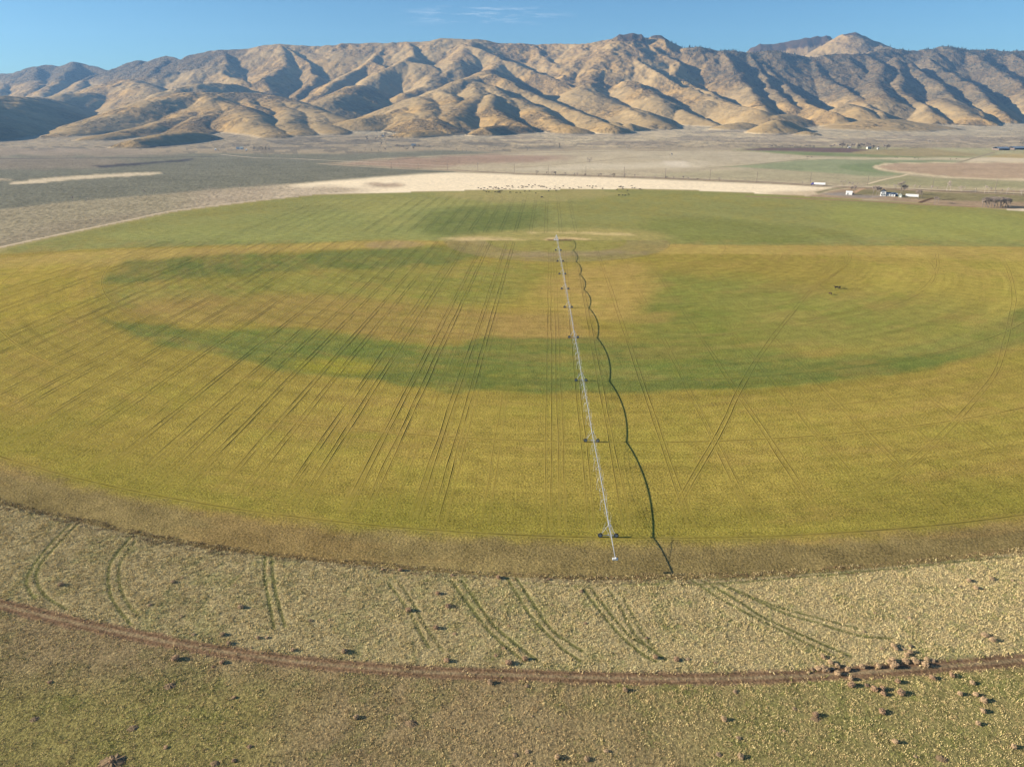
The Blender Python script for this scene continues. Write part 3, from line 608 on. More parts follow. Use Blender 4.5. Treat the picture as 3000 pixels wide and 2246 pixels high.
 cr('C', [(590, 700, 2.95), (640, 670, 3.0), (700, 672, 3.08), (790, 710, 3.15)], .42, 12), cr('C', [(330, 695, 3.2), (400, 682, 3.25), (500, 710, 3.25)], .3, 20), cr('C', [(830, 738, 2.85), (890, 752, 2.88)], .3, 8),
 cr('C', [(1160, 668, 3.35), (1230, 690, 3.35)], .3, 10), cr('C', [(1260, 660, 3.3), (1420, 665, 3.35), (1570, 685, 3.3)], .16, 16),
]
def hill_height(X, Y):
    wx = X + 48 * fbm(X / 380, Y / 380, 4, 201); wy = Y + 48 * fbm(X / 380 + 40, Y / 380, 4, 202)
    fan = .034 * np.maximum(0, Y - 2250) + 2.5 * fbm(X / 120, Y / 120, 4, 203) * sm(2300, 2700, Y) - 1.2 * sm(2300, 2200, Y)
    ST, k = 9.0, 9.0
    acc = np.exp(fan / k); hm = fan.copy()
    for pts, sl, rd in RID:
        for (ax, ay, az), (bx, by, bz) in zip(pts[:-1], pts[1:]):
            reach = max(az, bz) / sl + rd + 40
            m = (wx > min(ax, bx) - reach) & (wx < max(ax, bx) + reach) & (wy > min(ay, by) - reach) & (wy < max(ay, by) + reach)
            ii = np.where(m)[0]
            if not len(ii): continue
            x, y = wx[ii], wy[ii]; ux, uy = bx - ax, by - ay; L = ux * ux + uy * uy + 1e-6
            t = np.clip(((x - ax) * ux + (y - ay) * uy) / L, 0, 1); d = np.hypot(x - ax - t * ux, y - ay - t * uy)
            rr = rd * ((1.9 if ax < 500 else 1.4) if az < 360 else (1.2 if ax < 500 else .85)); h = az + (bz - az) * t - sl * 1.08 * (np.sqrt(d * d + rr * rr) - rr)
            hm[ii] = np.maximum(hm[ii], h)
            
    # light rounding instead of a hard crease
    up = np.clip((hm - fan) / 160, 0, 1)
    rough = .2 + .8 * sm(-200, 900, X) * sm(120, 320, hm)
    hm = hm + up * 14 * fbm(X / 420 + 9, Y / 420, 3, 207)
    hm = hm - up * rough * (34 * (1 - ridged(wx / 190, wy / 230, 6, 204)) ** 1.3 - 8) + up * 5.5 * fbm(X / 45, Y / 45, 4, 205)
    hm = hm - up * (.05 + .95 * rough) * (16 * (1 - ridged(wx / 85 + 3, wy / 85, 4, 214)) ** 1.2 - 3)
    return hm, fan, up, rough
nc = 1500; s = np.linspace(-.86, .86, nc)
yr = np.concatenate([np.linspace(2200, 3000, 130)[:-1], np.linspace(3000, 5900, 400)[:-1], np.linspace(5900, 7300, 90)])
S, YY = np.meshgrid(s, yr); X = (S * YY).ravel(); Y = YY.ravel()
hz, fan, up, rough = hill_height(X, Y)
# soften creases with a small blur over the grid
G = hz.reshape(len(yr), nc)
for _ in range(1):
    G[1:-1, 1:-1] = (G[1:-1, 1:-1] * 2 + G[:-2, 1:-1] * .5 + G[2:, 1:-1] * .5 + G[1:-1, :-2] * .5 + G[1:-1, 2:] * .5) / 4
# cliff bands: rimrock of the mesas
px, py = proj(X, Y, G.ravel())
hz = G.ravel()
i = np.arange(len(yr) - 1)[:, None] * nc + np.arange(nc - 1)[None]; i = i.ravel()
Fh = np.stack([i, i + 1, i + nc + 1, i + nc], 1)
Ch, texh, _, _ = paint(X, Y, px, py)
mt = sm(.0, .05, up)
Ch = Ch * (1 - .28 * sm(-.01, .02, up)[:, None])
n1 = fbm(X / 420, Y / 420, 5, 301, .6); n2 = fbm(X / 110, Y / 110, 4, 302, .6)
gold = C3(212, 174, 108, 1.95); pale = C3(202, 174, 122, 2.0); greyb = C3(136, 120, 98, 2.5); orange = C3(218, 176, 112, 2.3)
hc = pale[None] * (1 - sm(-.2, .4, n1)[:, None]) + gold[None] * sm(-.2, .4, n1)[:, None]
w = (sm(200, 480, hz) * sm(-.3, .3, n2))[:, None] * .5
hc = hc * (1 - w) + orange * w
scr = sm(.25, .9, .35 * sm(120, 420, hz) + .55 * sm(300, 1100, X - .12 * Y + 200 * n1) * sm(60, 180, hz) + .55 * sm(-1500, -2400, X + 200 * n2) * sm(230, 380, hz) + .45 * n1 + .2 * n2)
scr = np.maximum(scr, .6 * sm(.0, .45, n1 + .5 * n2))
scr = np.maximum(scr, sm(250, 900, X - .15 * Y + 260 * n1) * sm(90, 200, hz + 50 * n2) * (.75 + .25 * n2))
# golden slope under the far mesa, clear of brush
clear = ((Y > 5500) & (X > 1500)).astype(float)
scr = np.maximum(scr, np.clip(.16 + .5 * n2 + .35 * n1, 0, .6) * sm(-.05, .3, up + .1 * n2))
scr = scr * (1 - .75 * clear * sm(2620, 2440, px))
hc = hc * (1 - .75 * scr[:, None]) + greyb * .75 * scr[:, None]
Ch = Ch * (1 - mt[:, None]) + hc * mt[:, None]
rimrock = ((Y > 6750) & (Y < 7050) & (px > 2190) & (px < 2445) & (hz > 560)).astype(float)
cr_ = sm(0, 14, hz - np.interp(px, [2185, 2215, 2260, 2310, 2360, 2400, 2440], [1e4, 0, 0, 0, 0, 0, 0]) * 0 - 0) * 0
for x0_, x1_, y0_, y1_, dmin in ((2188, 2432, [(2188, 130), (2215, 138), (2260, 131), (2310, 124), (2360, 116), (2410, 112), (2432, 90)], 23, 6500), (1808, 1892, [(1808, 96), (1840, 93), (1880, 96), (1892, 108)], 28, 5100), (1908, 1960, [(1908, 104), (1935, 103), (1960, 116)], 10, 5100), (2448, 2545, [(2448, 80), (2485, 92), (2500, 91), (2545, 90)], 14, 6100)):
    ty = np.interp(px, [q[0] for q in y0_], [q[1] for q in y0_])
    cr_ = np.maximum(cr_, (px > x0_) & (px < x1_) & (Y > dmin) & (py < ty + y1_ * (1 + .35 * fbm(px / 9, py / 40, 3, 310))) & (py > ty - 12))
Ch = Ch * (1 - .9 * cr_[:, None]) + C3(112, 90, 78, 2.8) * .9 * cr_[:, None]
me = mesh_np('hills', np.stack([X, Y, hz], 1), Fh[:, ::-1], M['hills'], True)
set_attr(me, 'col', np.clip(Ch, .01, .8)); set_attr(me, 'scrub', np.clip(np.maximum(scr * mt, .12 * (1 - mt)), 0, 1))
hills = tag(link(bpy.data.objects.new('hills', me)), kind='structure')
HG = hz.reshape(len(yr), nc)
def hill_z(x, y):
    if y < 2205: return 0.0
    a = np.interp(y, yr, np.arange(len(yr))); b = (x / y - s[0]) / (s[1] - s[0]); i, j = int(a), int(b)
    i = min(i, len(yr) - 2); j = max(0, min(j, nc - 2)); fa, fb = a - i, b - j
    return float((HG[i, j] * (1 - fb) + HG[i, j + 1] * fb) * (1 - fa) + (HG[i + 1, j] * (1 - fb) + HG[i + 1, j + 1] * fb) * fa)

# ------------------------------------------------------------------ labels for counted repeats
ONES = 'zeroth first second third fourth fifth sixth seventh eighth ninth tenth eleventh twelfth thirteenth fourteenth fifteenth sixteenth seventeenth eighteenth nineteenth'.split()
TENS = {2: ('twenty', 'twentieth'), 3: ('thirty', 'thirtieth'), 4: ('forty', 'fortieth'), 5: ('fifty', 'fiftieth'), 6: ('sixty', 'sixtieth'), 7: ('seventy', 'seventieth'), 8: ('eighty', 'eightieth'), 9: ('ninety', 'ninetieth')}
def nth(n): return ONES[n] if n < 20 else (TENS[n // 10][1] if n % 10 == 0 else TENS[n // 10][0] + '-' + ONES[n % 10])
def which(n, N_):
    if N_ == 1: return 'the only one'
    if n == 1: return 'leftmost'
    if n == N_: return 'rightmost'
    return nth(n) + ' from the left'
def locate(x, y):
    lo, hi = 60.0, 7200.0
    px0, py0 = P(x, y) if y > 345 else (0, 9e9)
    if 0 < py0 < 2200: return (px0, py0, 0.0)
    d = 2200.0
    while d < 7200:
        q = PD(x, y, d)
        if q[2] <= hill_z(q[0], q[1]): return (q[0], q[1], hill_z(q[0], q[1]))
        d += 8
    return PD(x, y, 5500)
def mpp(p): return (p[1] * CP + (H - p[2]) * SP) / F     # metres per photograph pixel there

# ------------------------------------------------------------------ roads and tracks lying on the plain
def strip(name, pts, width, c, z=.03, conv=True, wob=.3):
    w = W(spline(pts, 5)) if conv else pts
    V, Fs = [], []
    for i, (x, y) in enumerate(w):
        a, b = w[max(i - 1, 0)], w[min(i + 1, len(w) - 1)]; dx, dy = b[0] - a[0], b[1] - a[1]; L = math.hypot(dx, dy) or 1
        n = (-dy / L, dx / L); ww = width / 2 * (1 + wob * (random.random() - .5))
        for s_ in (-ww, 0, ww): V.append((x + n[0] * s_, y + n[1] * s_, z + (.04 if s_ == 0 else 0)))
    for i in range(len(w) - 1):
        for k in (0, 1): Fs.append((i * 3 + k, i * 3 + k + 1, i * 3 + 4 + k, i * 3 + 3 + k))
    me = mesh_np(name, V, Fs, M['rut']); set_attr(me, 'col', np.tile(c, (len(V), 1)))
    return tag(link(bpy.data.objects.new(name, me)), kind='structure')
s6 = lambda p: crop(1500, 380, 2.949, p)
s7 = lambda p: crop(2250, 380, 2.949, p)
s5 = lambda p: crop(750, 380, 2.949, p)
ROADPX = s5([(1250, 335), (1750, 352)]) + s6([(0, 377), (1000, 405), (2212, 455)]) + s7([(500, 487), (1000, 505), (1500, 528), (2212, 560)]) + [(3400, 588)]
strip('road', ROADPX, 9, C3(150, 128, 108), .05)
strip('road_verge', [(x, y + 3.2) for x, y in ROADPX[2:]], 5, C3(128, 104, 78), .03)
strip('path', s5([(530, 292), (900, 318), (1300, 340), (1800, 358)]), 7, C3(222, 200, 166), .03)
strip('path', s5([(-300, 215), (0, 243), (300, 250), (700, 270), (1000, 285), (1400, 303), (1800, 318), (2212, 332)]), 9, C3(214, 196, 168), .06)
strip('path', s7([(860, 470), (1000, 432), (1150, 402), (1215, 382)]), 6, C3(238, 216, 176), .04)
strip('path', s7([(560, 487), (1000, 497), (1500, 519), (2212, 549)]) + [(3300, 578)], 8, C3(240, 220, 184), .03)
strip('path', s7([(1120, 512), (1500, 540), (2212, 569)]) + [(3300, 602)], 6, C3(232, 208, 170), .03)
strip('path', s7([(740, 545), (780, 525), (820, 508)]), 7, C3(214, 178, 140), .04)
strip('path', s7([(-200, 575), (400, 600), (900, 620), (1300, 645), (1800, 668)]), 9, C3(176, 146, 112), .03)
strip('path', s7([(1310, 632), (1360, 612), (1430, 590)]), 5, C3(120, 96, 74), .04)  # dark strip drawn for the irrigation ditch, not a walked path
strip('path', s7([(1500, 605), (1620, 600)]), 5, C3(100, 90, 62), .04)
strip('path', s7([(1640, 285), (1830, 232), (1960, 195)]), 8, C3(176, 160, 128), .04)
strip('path', s6([(0, 332), (300, 310), (700, 275), (1000, 245), (1370, 218)]), 4, C3(160, 146, 116), .03)
strip('path', s6([(1700, 330), (2000, 310), (2212, 290)]) + [(2370, 465)], 5, C3(150, 150, 108), .04)
strip('path', s5([(860, 270), (1200, 258), (1500, 240), (1900, 222)]) + [(1640, 447), (2050, 440)], 7, C3(112, 104, 92), .04)
strip('path', [(-300, 462), (0, 465), (200, 464), (420, 462), (640, 459)], 12, C3(104, 98, 96), .04)
strip('path', [(-500, 840), (0, 724.5), (169, 688), (373, 645.5), (508, 617.5), (745, 588)], 4, C3(232, 210, 172), .03)

# ------------------------------------------------------------------ wheel ruts in the crop
RV, RF, RC = [], [], []
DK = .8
def rut(pts, amp=.12, wd=.32, c=(104, 98, 42), keep=1.0, seed=0, tp=True):
    wd = wd * 1.35; amp = amp * 1.5
    pts = np.array(pts); x, y = pts[:, 0], pts[:, 1]
    x = x + .35 * fbm(y / 25 + seed * 7.1, x * 0 + seed, 3, 400 + seed % 50)
    dx, dy = np.gradient(x), np.gradient(y); L = np.hypot(dx, dy) + 1e-9; nx, ny = dy / L, -dx / L
    dn = np.clip(.75 + .8 * fbm(x / 9, y / 9 + seed, 3, 470), .15, 1.3); on = np.ones(len(x), bool); dn = dn * (.25 + .75 * keep)
    prof = [(-wd * 1.1, .012), (-wd * .3, amp), (wd * .05, .02), (wd * .55, .02), (wd * .95, amp * .6), (wd * 1.6, .012)]
    b = len(RV) and sum(len(v) for v in RV); n = len(x); V = []
    for o, h in prof: V.append(np.stack([x + nx * o, y + ny * o, (h * dn if h > .03 else np.full(len(x), .016))], 1))
    V = np.stack(V, 1).reshape(-1, 3); V[:, 2] = .016 + (V[:, 2] - .016) * np.repeat(np.where(tp, sm(ARML - 2, ARML - 40, np.hypot(x - PIV[0], y - PIV[1])), 1.0), 6); RV.append(V)
    rr_ = np.hypot(x - PIV[0], y - PIV[1]); en = np.where(tp, sm(ARML - 2, ARML - 30 - 25 * ((seed * .37) % 1), rr_), 1.0)[:, None]
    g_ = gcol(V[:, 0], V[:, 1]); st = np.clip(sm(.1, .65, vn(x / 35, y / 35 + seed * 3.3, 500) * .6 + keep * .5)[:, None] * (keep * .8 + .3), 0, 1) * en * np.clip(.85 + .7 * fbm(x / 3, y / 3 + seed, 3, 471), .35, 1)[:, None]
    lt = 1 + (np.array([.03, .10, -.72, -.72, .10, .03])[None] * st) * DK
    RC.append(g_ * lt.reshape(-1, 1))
    i = np.where(on[:-1])[0][:, None] * 6 + np.arange(5)[None]; i = i.ravel() + b
    RF.append(np.stack([i, i + 1, i + 7, i + 6], 1))
VX = (1608 - CX) / F / (CP + SP * (CY - YH) / F) * 1.0     # direction of the drill rows
def row_x(m, y): return None
FWN = [(a, b) for a, b in FIELD_W]
def tram(m, y0=140, y1=1000, gap=.85, keep=.8, amp=.12, seed=0, c=(104, 98, 42)):
    off = m * H / CP
    for g in (-gap, gap):
        yy = np.arange(y0, y1, 2.5); yy = yy * 1.0
        z = yy * CP + H * SP; xi = 1612 + (m) * (F * H / CP / z)       # photograph column on that row
        xx = (xi - CX) * z / F + g
        ok = inside(xx, yy, FIELD_W) & (np.hypot(xx - PIV[0], yy - PIV[1]) < np.where(yy < PIV[1], ARML - 3, 395))
        if ok.sum() < 6: continue
        idx = np.where(ok)[0]; rut(np.stack([xx, yy], 1)[idx[0]:idx[-1]], amp * .8, .24, c, keep, seed + (g > 0))
ms = list(np.arange(-3.1, -.2, .0885)); k = 0
for m_ in ms:
    k += 2; st = .5 + .5 * _hash(np.array([k]), np.array([3]), 5)[0]
    near = -1.3 < m_ < -.2
    tram(m_ + .02 * math.sin(k * 1.7), 140, 600, .9, (1.0 if near else .72) * (.6 + .4 * st), .06 + .05 * st, k)
for m_ in np.arange(-3.3, -.15, .0885):
    k += 2; tram(m_ + .044 + .02 * math.sin(k * 2.3), 140, 600, .9, .34, .05, k)
for m_, kp in ((-.005, .8), (.03, .55), (.10, .8), (.185, .8), (.34, .95), (.50, .7), (.67, .9), (.83, .6), (.99, .75), (1.15, .5), (1.33, .8), (1.5, .4), (1.66, .5), (1.85, .4), (2.05, .4)):
    k += 2; tram(m_, 140, 560, .85, kp * .8, .09, k, (120, 110, 48))
for m_ in np.arange(-2.6, .9, .128):
    k += 2; tram(m_, 640, 930, 1.3, .75 if -1.6 < m_ < .25 else .35, .14, k, (92, 102, 50))
TR = []
for (x, y) in [(1637, 734.6), (1644.8, 766.9), (1651.9, 804.3), (1660.5, 848.1), (1670.3, 902), (1684.2, 990.4), (1701.9, 1117.1), (1729.5, 1294.5), (1781.5, 1573.4)]:
    q = P(x, y); TR.append((q[0] - PIV[0]) * ARM.x + (q[1] - PIV[1]) * ARM.y)
for j, r_ in enumerate(TR):
    th = np.arange(-1.62, 1.62, 2.0 / r_); k += 1
    p = np.stack([PIV[0] + r_ * np.sin(th), PIV[1] - r_ * np.cos(th)], 1)
    rut(p, .07, .26 + .02 * j, (0, 0, 0), [.6, .7, .6, .6, .7, .75, .9, 1, .7][j], 900 + j * 3, False)
for j in range(16):
    r_ = ARML * (.66 + .33 * random.random()); a = random.uniform(.0, .9); k += 1
    th = np.arange(a, a + random.uniform(.3, .8), 2.0 / r_); rut(np.stack([PIV[0] + r_ * np.sin(th), PIV[1] - r_ * np.cos(th)], 1), .06, .2, (124, 112, 50), .4, 1000 + j)
XL = [(1985, 1480), (2035, 1390), (2090, 1298), (2130, 1222), (2164, 1149), (2212, 1061), (2280, 966), (2332, 902), (2381, 844), (2440, 806), (2475, 778), (2490, 756), (2484, 735), (2470, 722)]
XR = [(2480, 1462), (2580, 1412), (2653, 1366), (2720, 1310), (2775, 1258), (2856, 1170), (2917, 1088), (2945, 1000), (2962, 920), (2970, 871), (2958, 803), (2931, 749)]
XT = [(2090, 1298), (1960, 1470), (1920, 1535)]
for j, (pl, kp) in enumerate(((XL, .72), (XR, .6), ([(2476, 728), (2420, 800), (2330, 900), (2200, 960), (2000, 990)], .35), ([(2745, 742), (2745, 790), (2700, 850), (2560, 900), (2350, 940)], .8))):
    w_ = np.array(W(spline(pl, 14))); d_ = np.gradient(w_, axis=0); d_ /= np.linalg.norm(d_, axis=1)[:, None] + 1e-9
    for g in (-.9, .9): rut(w_ + np.stack([d_[:, 1], -d_[:, 0]], 1) * g, .08, .28, (112, 104, 44), kp, 700 + j * 5 + int(g > 0))
me = mesh_np('wheel_ruts', np.concatenate(RV), np.concatenate(RF), M['rut']); set_attr(me, 'col', np.clip(np.concatenate(RC), .005, .8))
tag(link(bpy.data.objects.new('wheel_ruts', me)), kind='structure')

# ------------------------------------------------------------------ rough grass in front, as real blades
n = 230000
gx = rng.uniform(-178, 178, n); gy = np.sqrt(rng.uniform(78 ** 2, 200 ** 2, n))
inv = np.abs(gx) < .88 * gy + 8
fin = inside(gx, gy, FIELD_W); dF = np.full(n, 99.)
mm = inv & (gy > 120); dF[mm] = dist_poly(gx[mm], gy[mm], FIELD_W, True)
edge = (dF < 1.6 + 1.2 * fbm(gx / 6, gy / 6, 3, 600)) & inv
lx = np.interp(gx, [p[0] for p in LANE_W], [p[1] for p in LANE_W]); above = gy > lx
ld = dist_poly(gx, gy, LANE_W) + .35 * fbm(gx / 2, gy / 2, 3, 601)
n1 = fbm(gx / 22, gy / 22, 5, 90, .6); n2 = fbm(gx / 4, gy / 4, 4, 91, .6)
ok = inv & (~fin | edge) & ((ld > 1.6) | (rng.random(n) < .06)) & (rng.random(n) < np.where(above, .98, .85 + .4 * n1 + .35 * n2))
ids = np.where(ok)[0]; T = np.zeros(len(ids))
for pts, s_ in GT: T = np.maximum(T, sm(.75, .35, dist_poly(gx[ids], gy[ids], W(spline(pts, 4)))) * min(1, s_))
ids = ids[rng.random(len(ids)) > T * .94]
gx, gy, n1, n2, above, edge = gx[ids], gy[ids], n1[ids], n2[ids], above[ids], edge[ids]; n = len(gx)
straw = C3(226, 204, 154, 1.0); pale = C3(208, 188, 136, 1.0); grn = C3(138, 142, 78, 1.0); brn = C3(184, 160, 116, .95); old = C3(130, 106, 78, 1.2)
u = rng.random(n); gr_ = np.clip(.30 + .9 * n2 + .35 * n1, 0, 1)
gr_ = np.where(above, gr_ * .55 + .25 * sm(-120, 60, gx), np.clip(gr_ * .6 + .42 * sm(-20, 70, gx) + .3 * sm(-30, -70, gx) * (gy < 115), 0, 1))
base = np.where((u < .4)[:, None], straw, pale) * .9
base = np.where(above[:, None], base, np.where((u < .34 + .4 * sm(-5, 60, gx) + .35 * n2 + .2 * sm(-30, -70, gx))[:, None], pale, brn))
isg = rng.random(n) < gr_ * .6
base = np.where(isg[:, None], grn, base); base = np.where((edge & (rng.random(n) < .6))[:, None], old, base)
base = base * rng.uniform(.75, 1.2, n)[:, None]
NB = 8; V = np.zeros((n, NB, 3, 3)); hgt = rng.uniform(.14, .40, n) * np.where(above, 1.0, .8) * (1 + .4 * n2); hgt = np.where(isg, hgt * .6, hgt)
for b_ in range(NB):
    a = rng.uniform(0, 2 * math.pi, n); ox, oy = rng.normal(0, .26, n), rng.normal(0, .26, n)
    wdt = rng.uniform(.03, .08, n); lean = rng.uniform(.05, .32, n); la = rng.normal(.6, 1.3, n)
    V[:, b_, 0] = np.stack([gx + ox - np.cos(a) * wdt, gy + oy - np.sin(a) * wdt, np.full(n, -.12)], 1)
    V[:, b_, 1] = np.stack([gx + ox + np.cos(a) * wdt, gy + oy + np.sin(a) * wdt, np.full(n, -.12)], 1)
    V[:, b_, 2] = np.stack([gx + ox + np.cos(la) * lean, gy + oy + np.sin(la) * lean, hgt * rng.uniform(.7, 1.1, n)], 1)
me = mesh_np('grass', V.reshape(-1, 3), np.arange(n * NB * 3).reshape(-1, 3), M['grass'])
set_attr(me, 'col', np.clip(np.repeat(base, NB * 3, 0), .01, .7))
tag(link(bpy.data.objects.new('grass', me)), 'dry straw-coloured and green rangeland grass around the dirt lane', 'grass', kind='stuff')

# ------------------------------------------------------------------ tumbleweeds
def weed_mesh(seed, nb=420):
    r_ = np.random.default_rng(seed); d = r_.normal(size=(nb, 3)); d /= np.linalg.norm(d, axis=1)[:, None]
    rad = (.55 + .45 * r_.random(nb) ** .5) * (1 + .18 * np.sin(d[:, 0] * 4 + seed) * np.cos(d[:, 1] * 3))
    c = d * rad[:, None] * np.array([.5, .5, .42]) + np.array([0, 0, .40])
    t = r_.normal(size=(nb, 3)); t /= np.linalg.norm(t, axis=1)[:, None]; s2 = np.cross(t, d); s2 /= np.linalg.norm(s2, axis=1)[:, None] + 1e-6
    V = np.stack([c - t * .13, c + t * .13 + s2 * .02, c + s2 * .075 + d * .03], 1).reshape(-1, 3)
    return V, np.arange(nb * 3).reshape(-1, 3)
WM = [mesh_np('tumbleweed', *weed_mesh(s_), M['weed'] if s_ % 2 else M['weed2']) for s_ in range(6)]
z4 = lambda x, y, r_=1: (2350 + x / 4.916, 1860 + y / 4.916, r_)
heap = [z4(*q) for q in [(300, 290, 1), (400, 375, .9), (300, 450, 1.3), (350, 470, 1), (235, 455, 1.1), (440, 460, .8), (500, 425, .9), (515, 525, 1.05), (650, 465, 1), (700, 610, .9), (860, 435, 1), (1095, 420, .9), (1245, 370, .9), (1300, 340, 1.2), (1300, 440, .9), (1335, 405, 1.3),
        (1310, 130, 1), (1345, 175, .9), (1500, 260, 1), (1550, 220, 1), (1485, 345, 1.1), (1620, 345, 1.2), (1775, 395, 1.3), (1785, 325, 1), (1880, 345, .8), (1560, 140, .8), (1475, 190, .7), (145, 470, .8), (90, 520, .6)]]
south = [z4(*q) for q in [(710, 690, 1.2), (930, 700, .8), (1040, 750, 1.3), (1160, 750, 1.1), (1165, 825, .9), (1415, 800, 1.3), (1370, 645, 1), (1870, 590, .9), (2150, 560, 1), (1145, 1080, 1.05), (190, 1125, 1)]]
k3 = lambda pts: [(2000 + x / 1.957, 1400 + y / 1.957, r_) for x, y, r_ in pts]; k2 = lambda pts: [(1000 + x / 1.957, 1400 + y / 1.957, r_) for x, y, r_ in pts]; k1 = lambda pts: [(x / 1.957, 1400 + y / 1.957, r_) for x, y, r_ in pts]
far_se = k3([(1660, 1165, .9), (1590, 1228, .9), (1680, 1232, .9), (1725, 1262, 1.1), (1720, 1325, 1), (1690, 1398, .9), (1895, 1528, .9), (1335, 1590, .6)])
low_r = k3([(235, 1372, .9), (320, 1482, .8), (1220, 1505, .9), (205, 1575, .8), (330, 1585, .9), (640, 1315, .6), (580, 1440, .6), (300, 1215, .8)])
up_r = k3([(1100, 765, .7), (1640, 580, .9), (1770, 568, .9), (1590, 615, .8), (1680, 622, 1), (1730, 628, .7), (1730, 892, 1), (1775, 918, 1), (1140, 968, .8), (1040, 875, .7), (1890, 580, .7), (1940, 592, .7), (1300, 795, .6), (600, 800, .5), (840, 685, .5), (190, 1050, .8), (30, 1030, .8)])
mid_n = k2([(605, 1038, 1), (960, 1050, 1.2), (1050, 1028, 1), (1800, 1020, .9), (1920, 1030, .9), (930, 968, .7), (1400, 825, .7), (1750, 908, .7), (960, 840, .6), (885, 1010, .7), (550, 652, .9), (650, 885, .7), (540, 850, 1), (610, 725, 1.1), (385, 748, 1.1), (1210, 720, .5)])
edge_w = k2([(340, 520, 1), (235, 515, .7), (635, 548, .8), (900, 560, 1.1), (1190, 572, .8), (1375, 640, .8), (1520, 565, .6)])
low_m = k2([(850, 1162, 1), (1065, 1185, .7), (1625, 1208, .9), (85, 1360, .9), (1240, 1592, .9), (1405, 1600, .9), (995, 1580, .8), (1520, 1555, .8), (1095, 1360, .5), (1065, 1560, .7)])
up_l = k1([(350, 600, 1.1), (1110, 888, .8), (1275, 888, .9), (1310, 940, .9), (1380, 728, 1.2), (860, 718, .8), (1480, 908, .9), (1530, 905, .8), (1040, 785, .8), (1680, 978, .9), (1780, 808, .8), (990, 588, .9), (1040, 565, .7), (1440, 965, .6), (1890, 805, .7), (565, 360, .6), (1350, 605, .6), (15 + 1957, 985, 1.2), (1130, 700, .6)])
low_l = k1([(1010, 1025, 1.3), (1275, 1048, .9), (285, 1160, .8), (1340, 1250, .7), (1220, 1075, .7), (950, 1535, .8), (1430, 1530, .8), (205, 1380, .5), (640, 1620, .9), (700, 1600, .8), (1340, 1610, .8)])
n_w = 0
for lst, where in ((heap, 'in the heap against the dirt lane'), (south, 'just below the lane heap'), (far_se, 'on the lower right green grass'), (low_r, 'on the grass right of bottom centre'), (up_r, 'on pale grass above the lane, right side'),
                   (mid_n, 'on pale grass above the lane, middle'), (edge_w, 'at the bare edge of the round field'), (low_m, 'on brown grass below the lane, middle'), (up_l, 'on straw grass above the lane, left side'), (low_l, 'on brown grass below the lane, left side')):
    lst = sorted(lst)
    for i_, (x, y, r_) in enumerate(lst):
        q = P(x, y + 6 * r_); o = link(bpy.data.objects.new('tumbleweed', WM[(n_w * 5 + i_) % 6])); n_w += 1
        o.location = (q[0], q[1], -.06); o.rotation_euler = (random.uniform(-.3, .3), random.uniform(-.3, .3), random.uniform(0, 6)); sc_ = r_ * 1.05
        o.scale = (sc_ * random.uniform(.9, 1.25), sc_ * random.uniform(.9, 1.1), sc_ * random.uniform(.8, 1) * (.5 if r_ <= .8 else .92))
        adj = 'big round' if r_ > 1.15 else ('small' if r_ < .75 else 'brown')
        tag(o, f'{adj} dry tumbleweed, {which(i_ + 1, len(lst))} {where}', 'tumbleweed', 'tumbleweeds blown onto the grass')
# burrow mounds of dark earth
def mound(x, y, r_, label):
    q = P(x, y); nb = 26; V = [(0, 0, .22 * r_)]; Fs = []
    for a in range(nb):
        for kk, (rr, hh) in enumerate(((.45, .2), (.8, .08), (1.15, -.05))):
            t_ = 2 * math.pi * a / nb; j_ = random.uniform(.75, 1.2); V.append((math.cos(t_) * rr * r_ * j_, math.sin(t_) * rr * r_ * j_ * .8, hh * r_ * random.uniform(.6, 1.2)))
    for a in range(nb):
        b_ = (a + 1) % nb; Fs.append((0, 1 + a * 3, 1 + b_ * 3, 1 + b_ * 3))
        for kk in (0, 1): Fs.append((1 + a * 3 + kk, 2 + a * 3 + kk, 2 + b_ * 3 + kk, 1 + b_ * 3 + kk))
    me = bpy.data.meshes.new('earth_mound'); me.from_pydata(V, [], [tuple(dict.fromkeys(f)) for f in Fs]); me.materials.append(simple('dug_earth', C3(138, 116, 86), .95, var=.3, scale=3)); me.update()
    o = link(bpy.data.objects.new('earth_mound', me)); o.location = (q[0], q[1], 0); tag(o, label, 'mound', 'burrow mounds')
for x, y, r_, l in ((102, 2106, .8, 'small burrow mound of grey earth in a green patch at lower left'), (390, 2132, .9, 'burrow mound of grey-brown earth on bare ground left of the bottom middle'), (498, 2008, 1.1, 'pale burrow mound on the bare patch below the lane left of centre'),
                    (330, 2232, 2.0, 'large dark dug-up earth heap cut by the bottom edge at left'), (1205, 2118, 1.1, 'pale scraped earth mound in the bare spot below the lane'), (2760, 2222, 1.0, 'reddish burrow mound in green grass near the bottom right corner'), (2390, 2105, .9, 'reddish scraped mound in green grass below the tumbleweed heap'), (630, 2236, .8, 'burrow mound on the bottom edge right of the dark earth heap')):
    mound(x, y, r_, l)

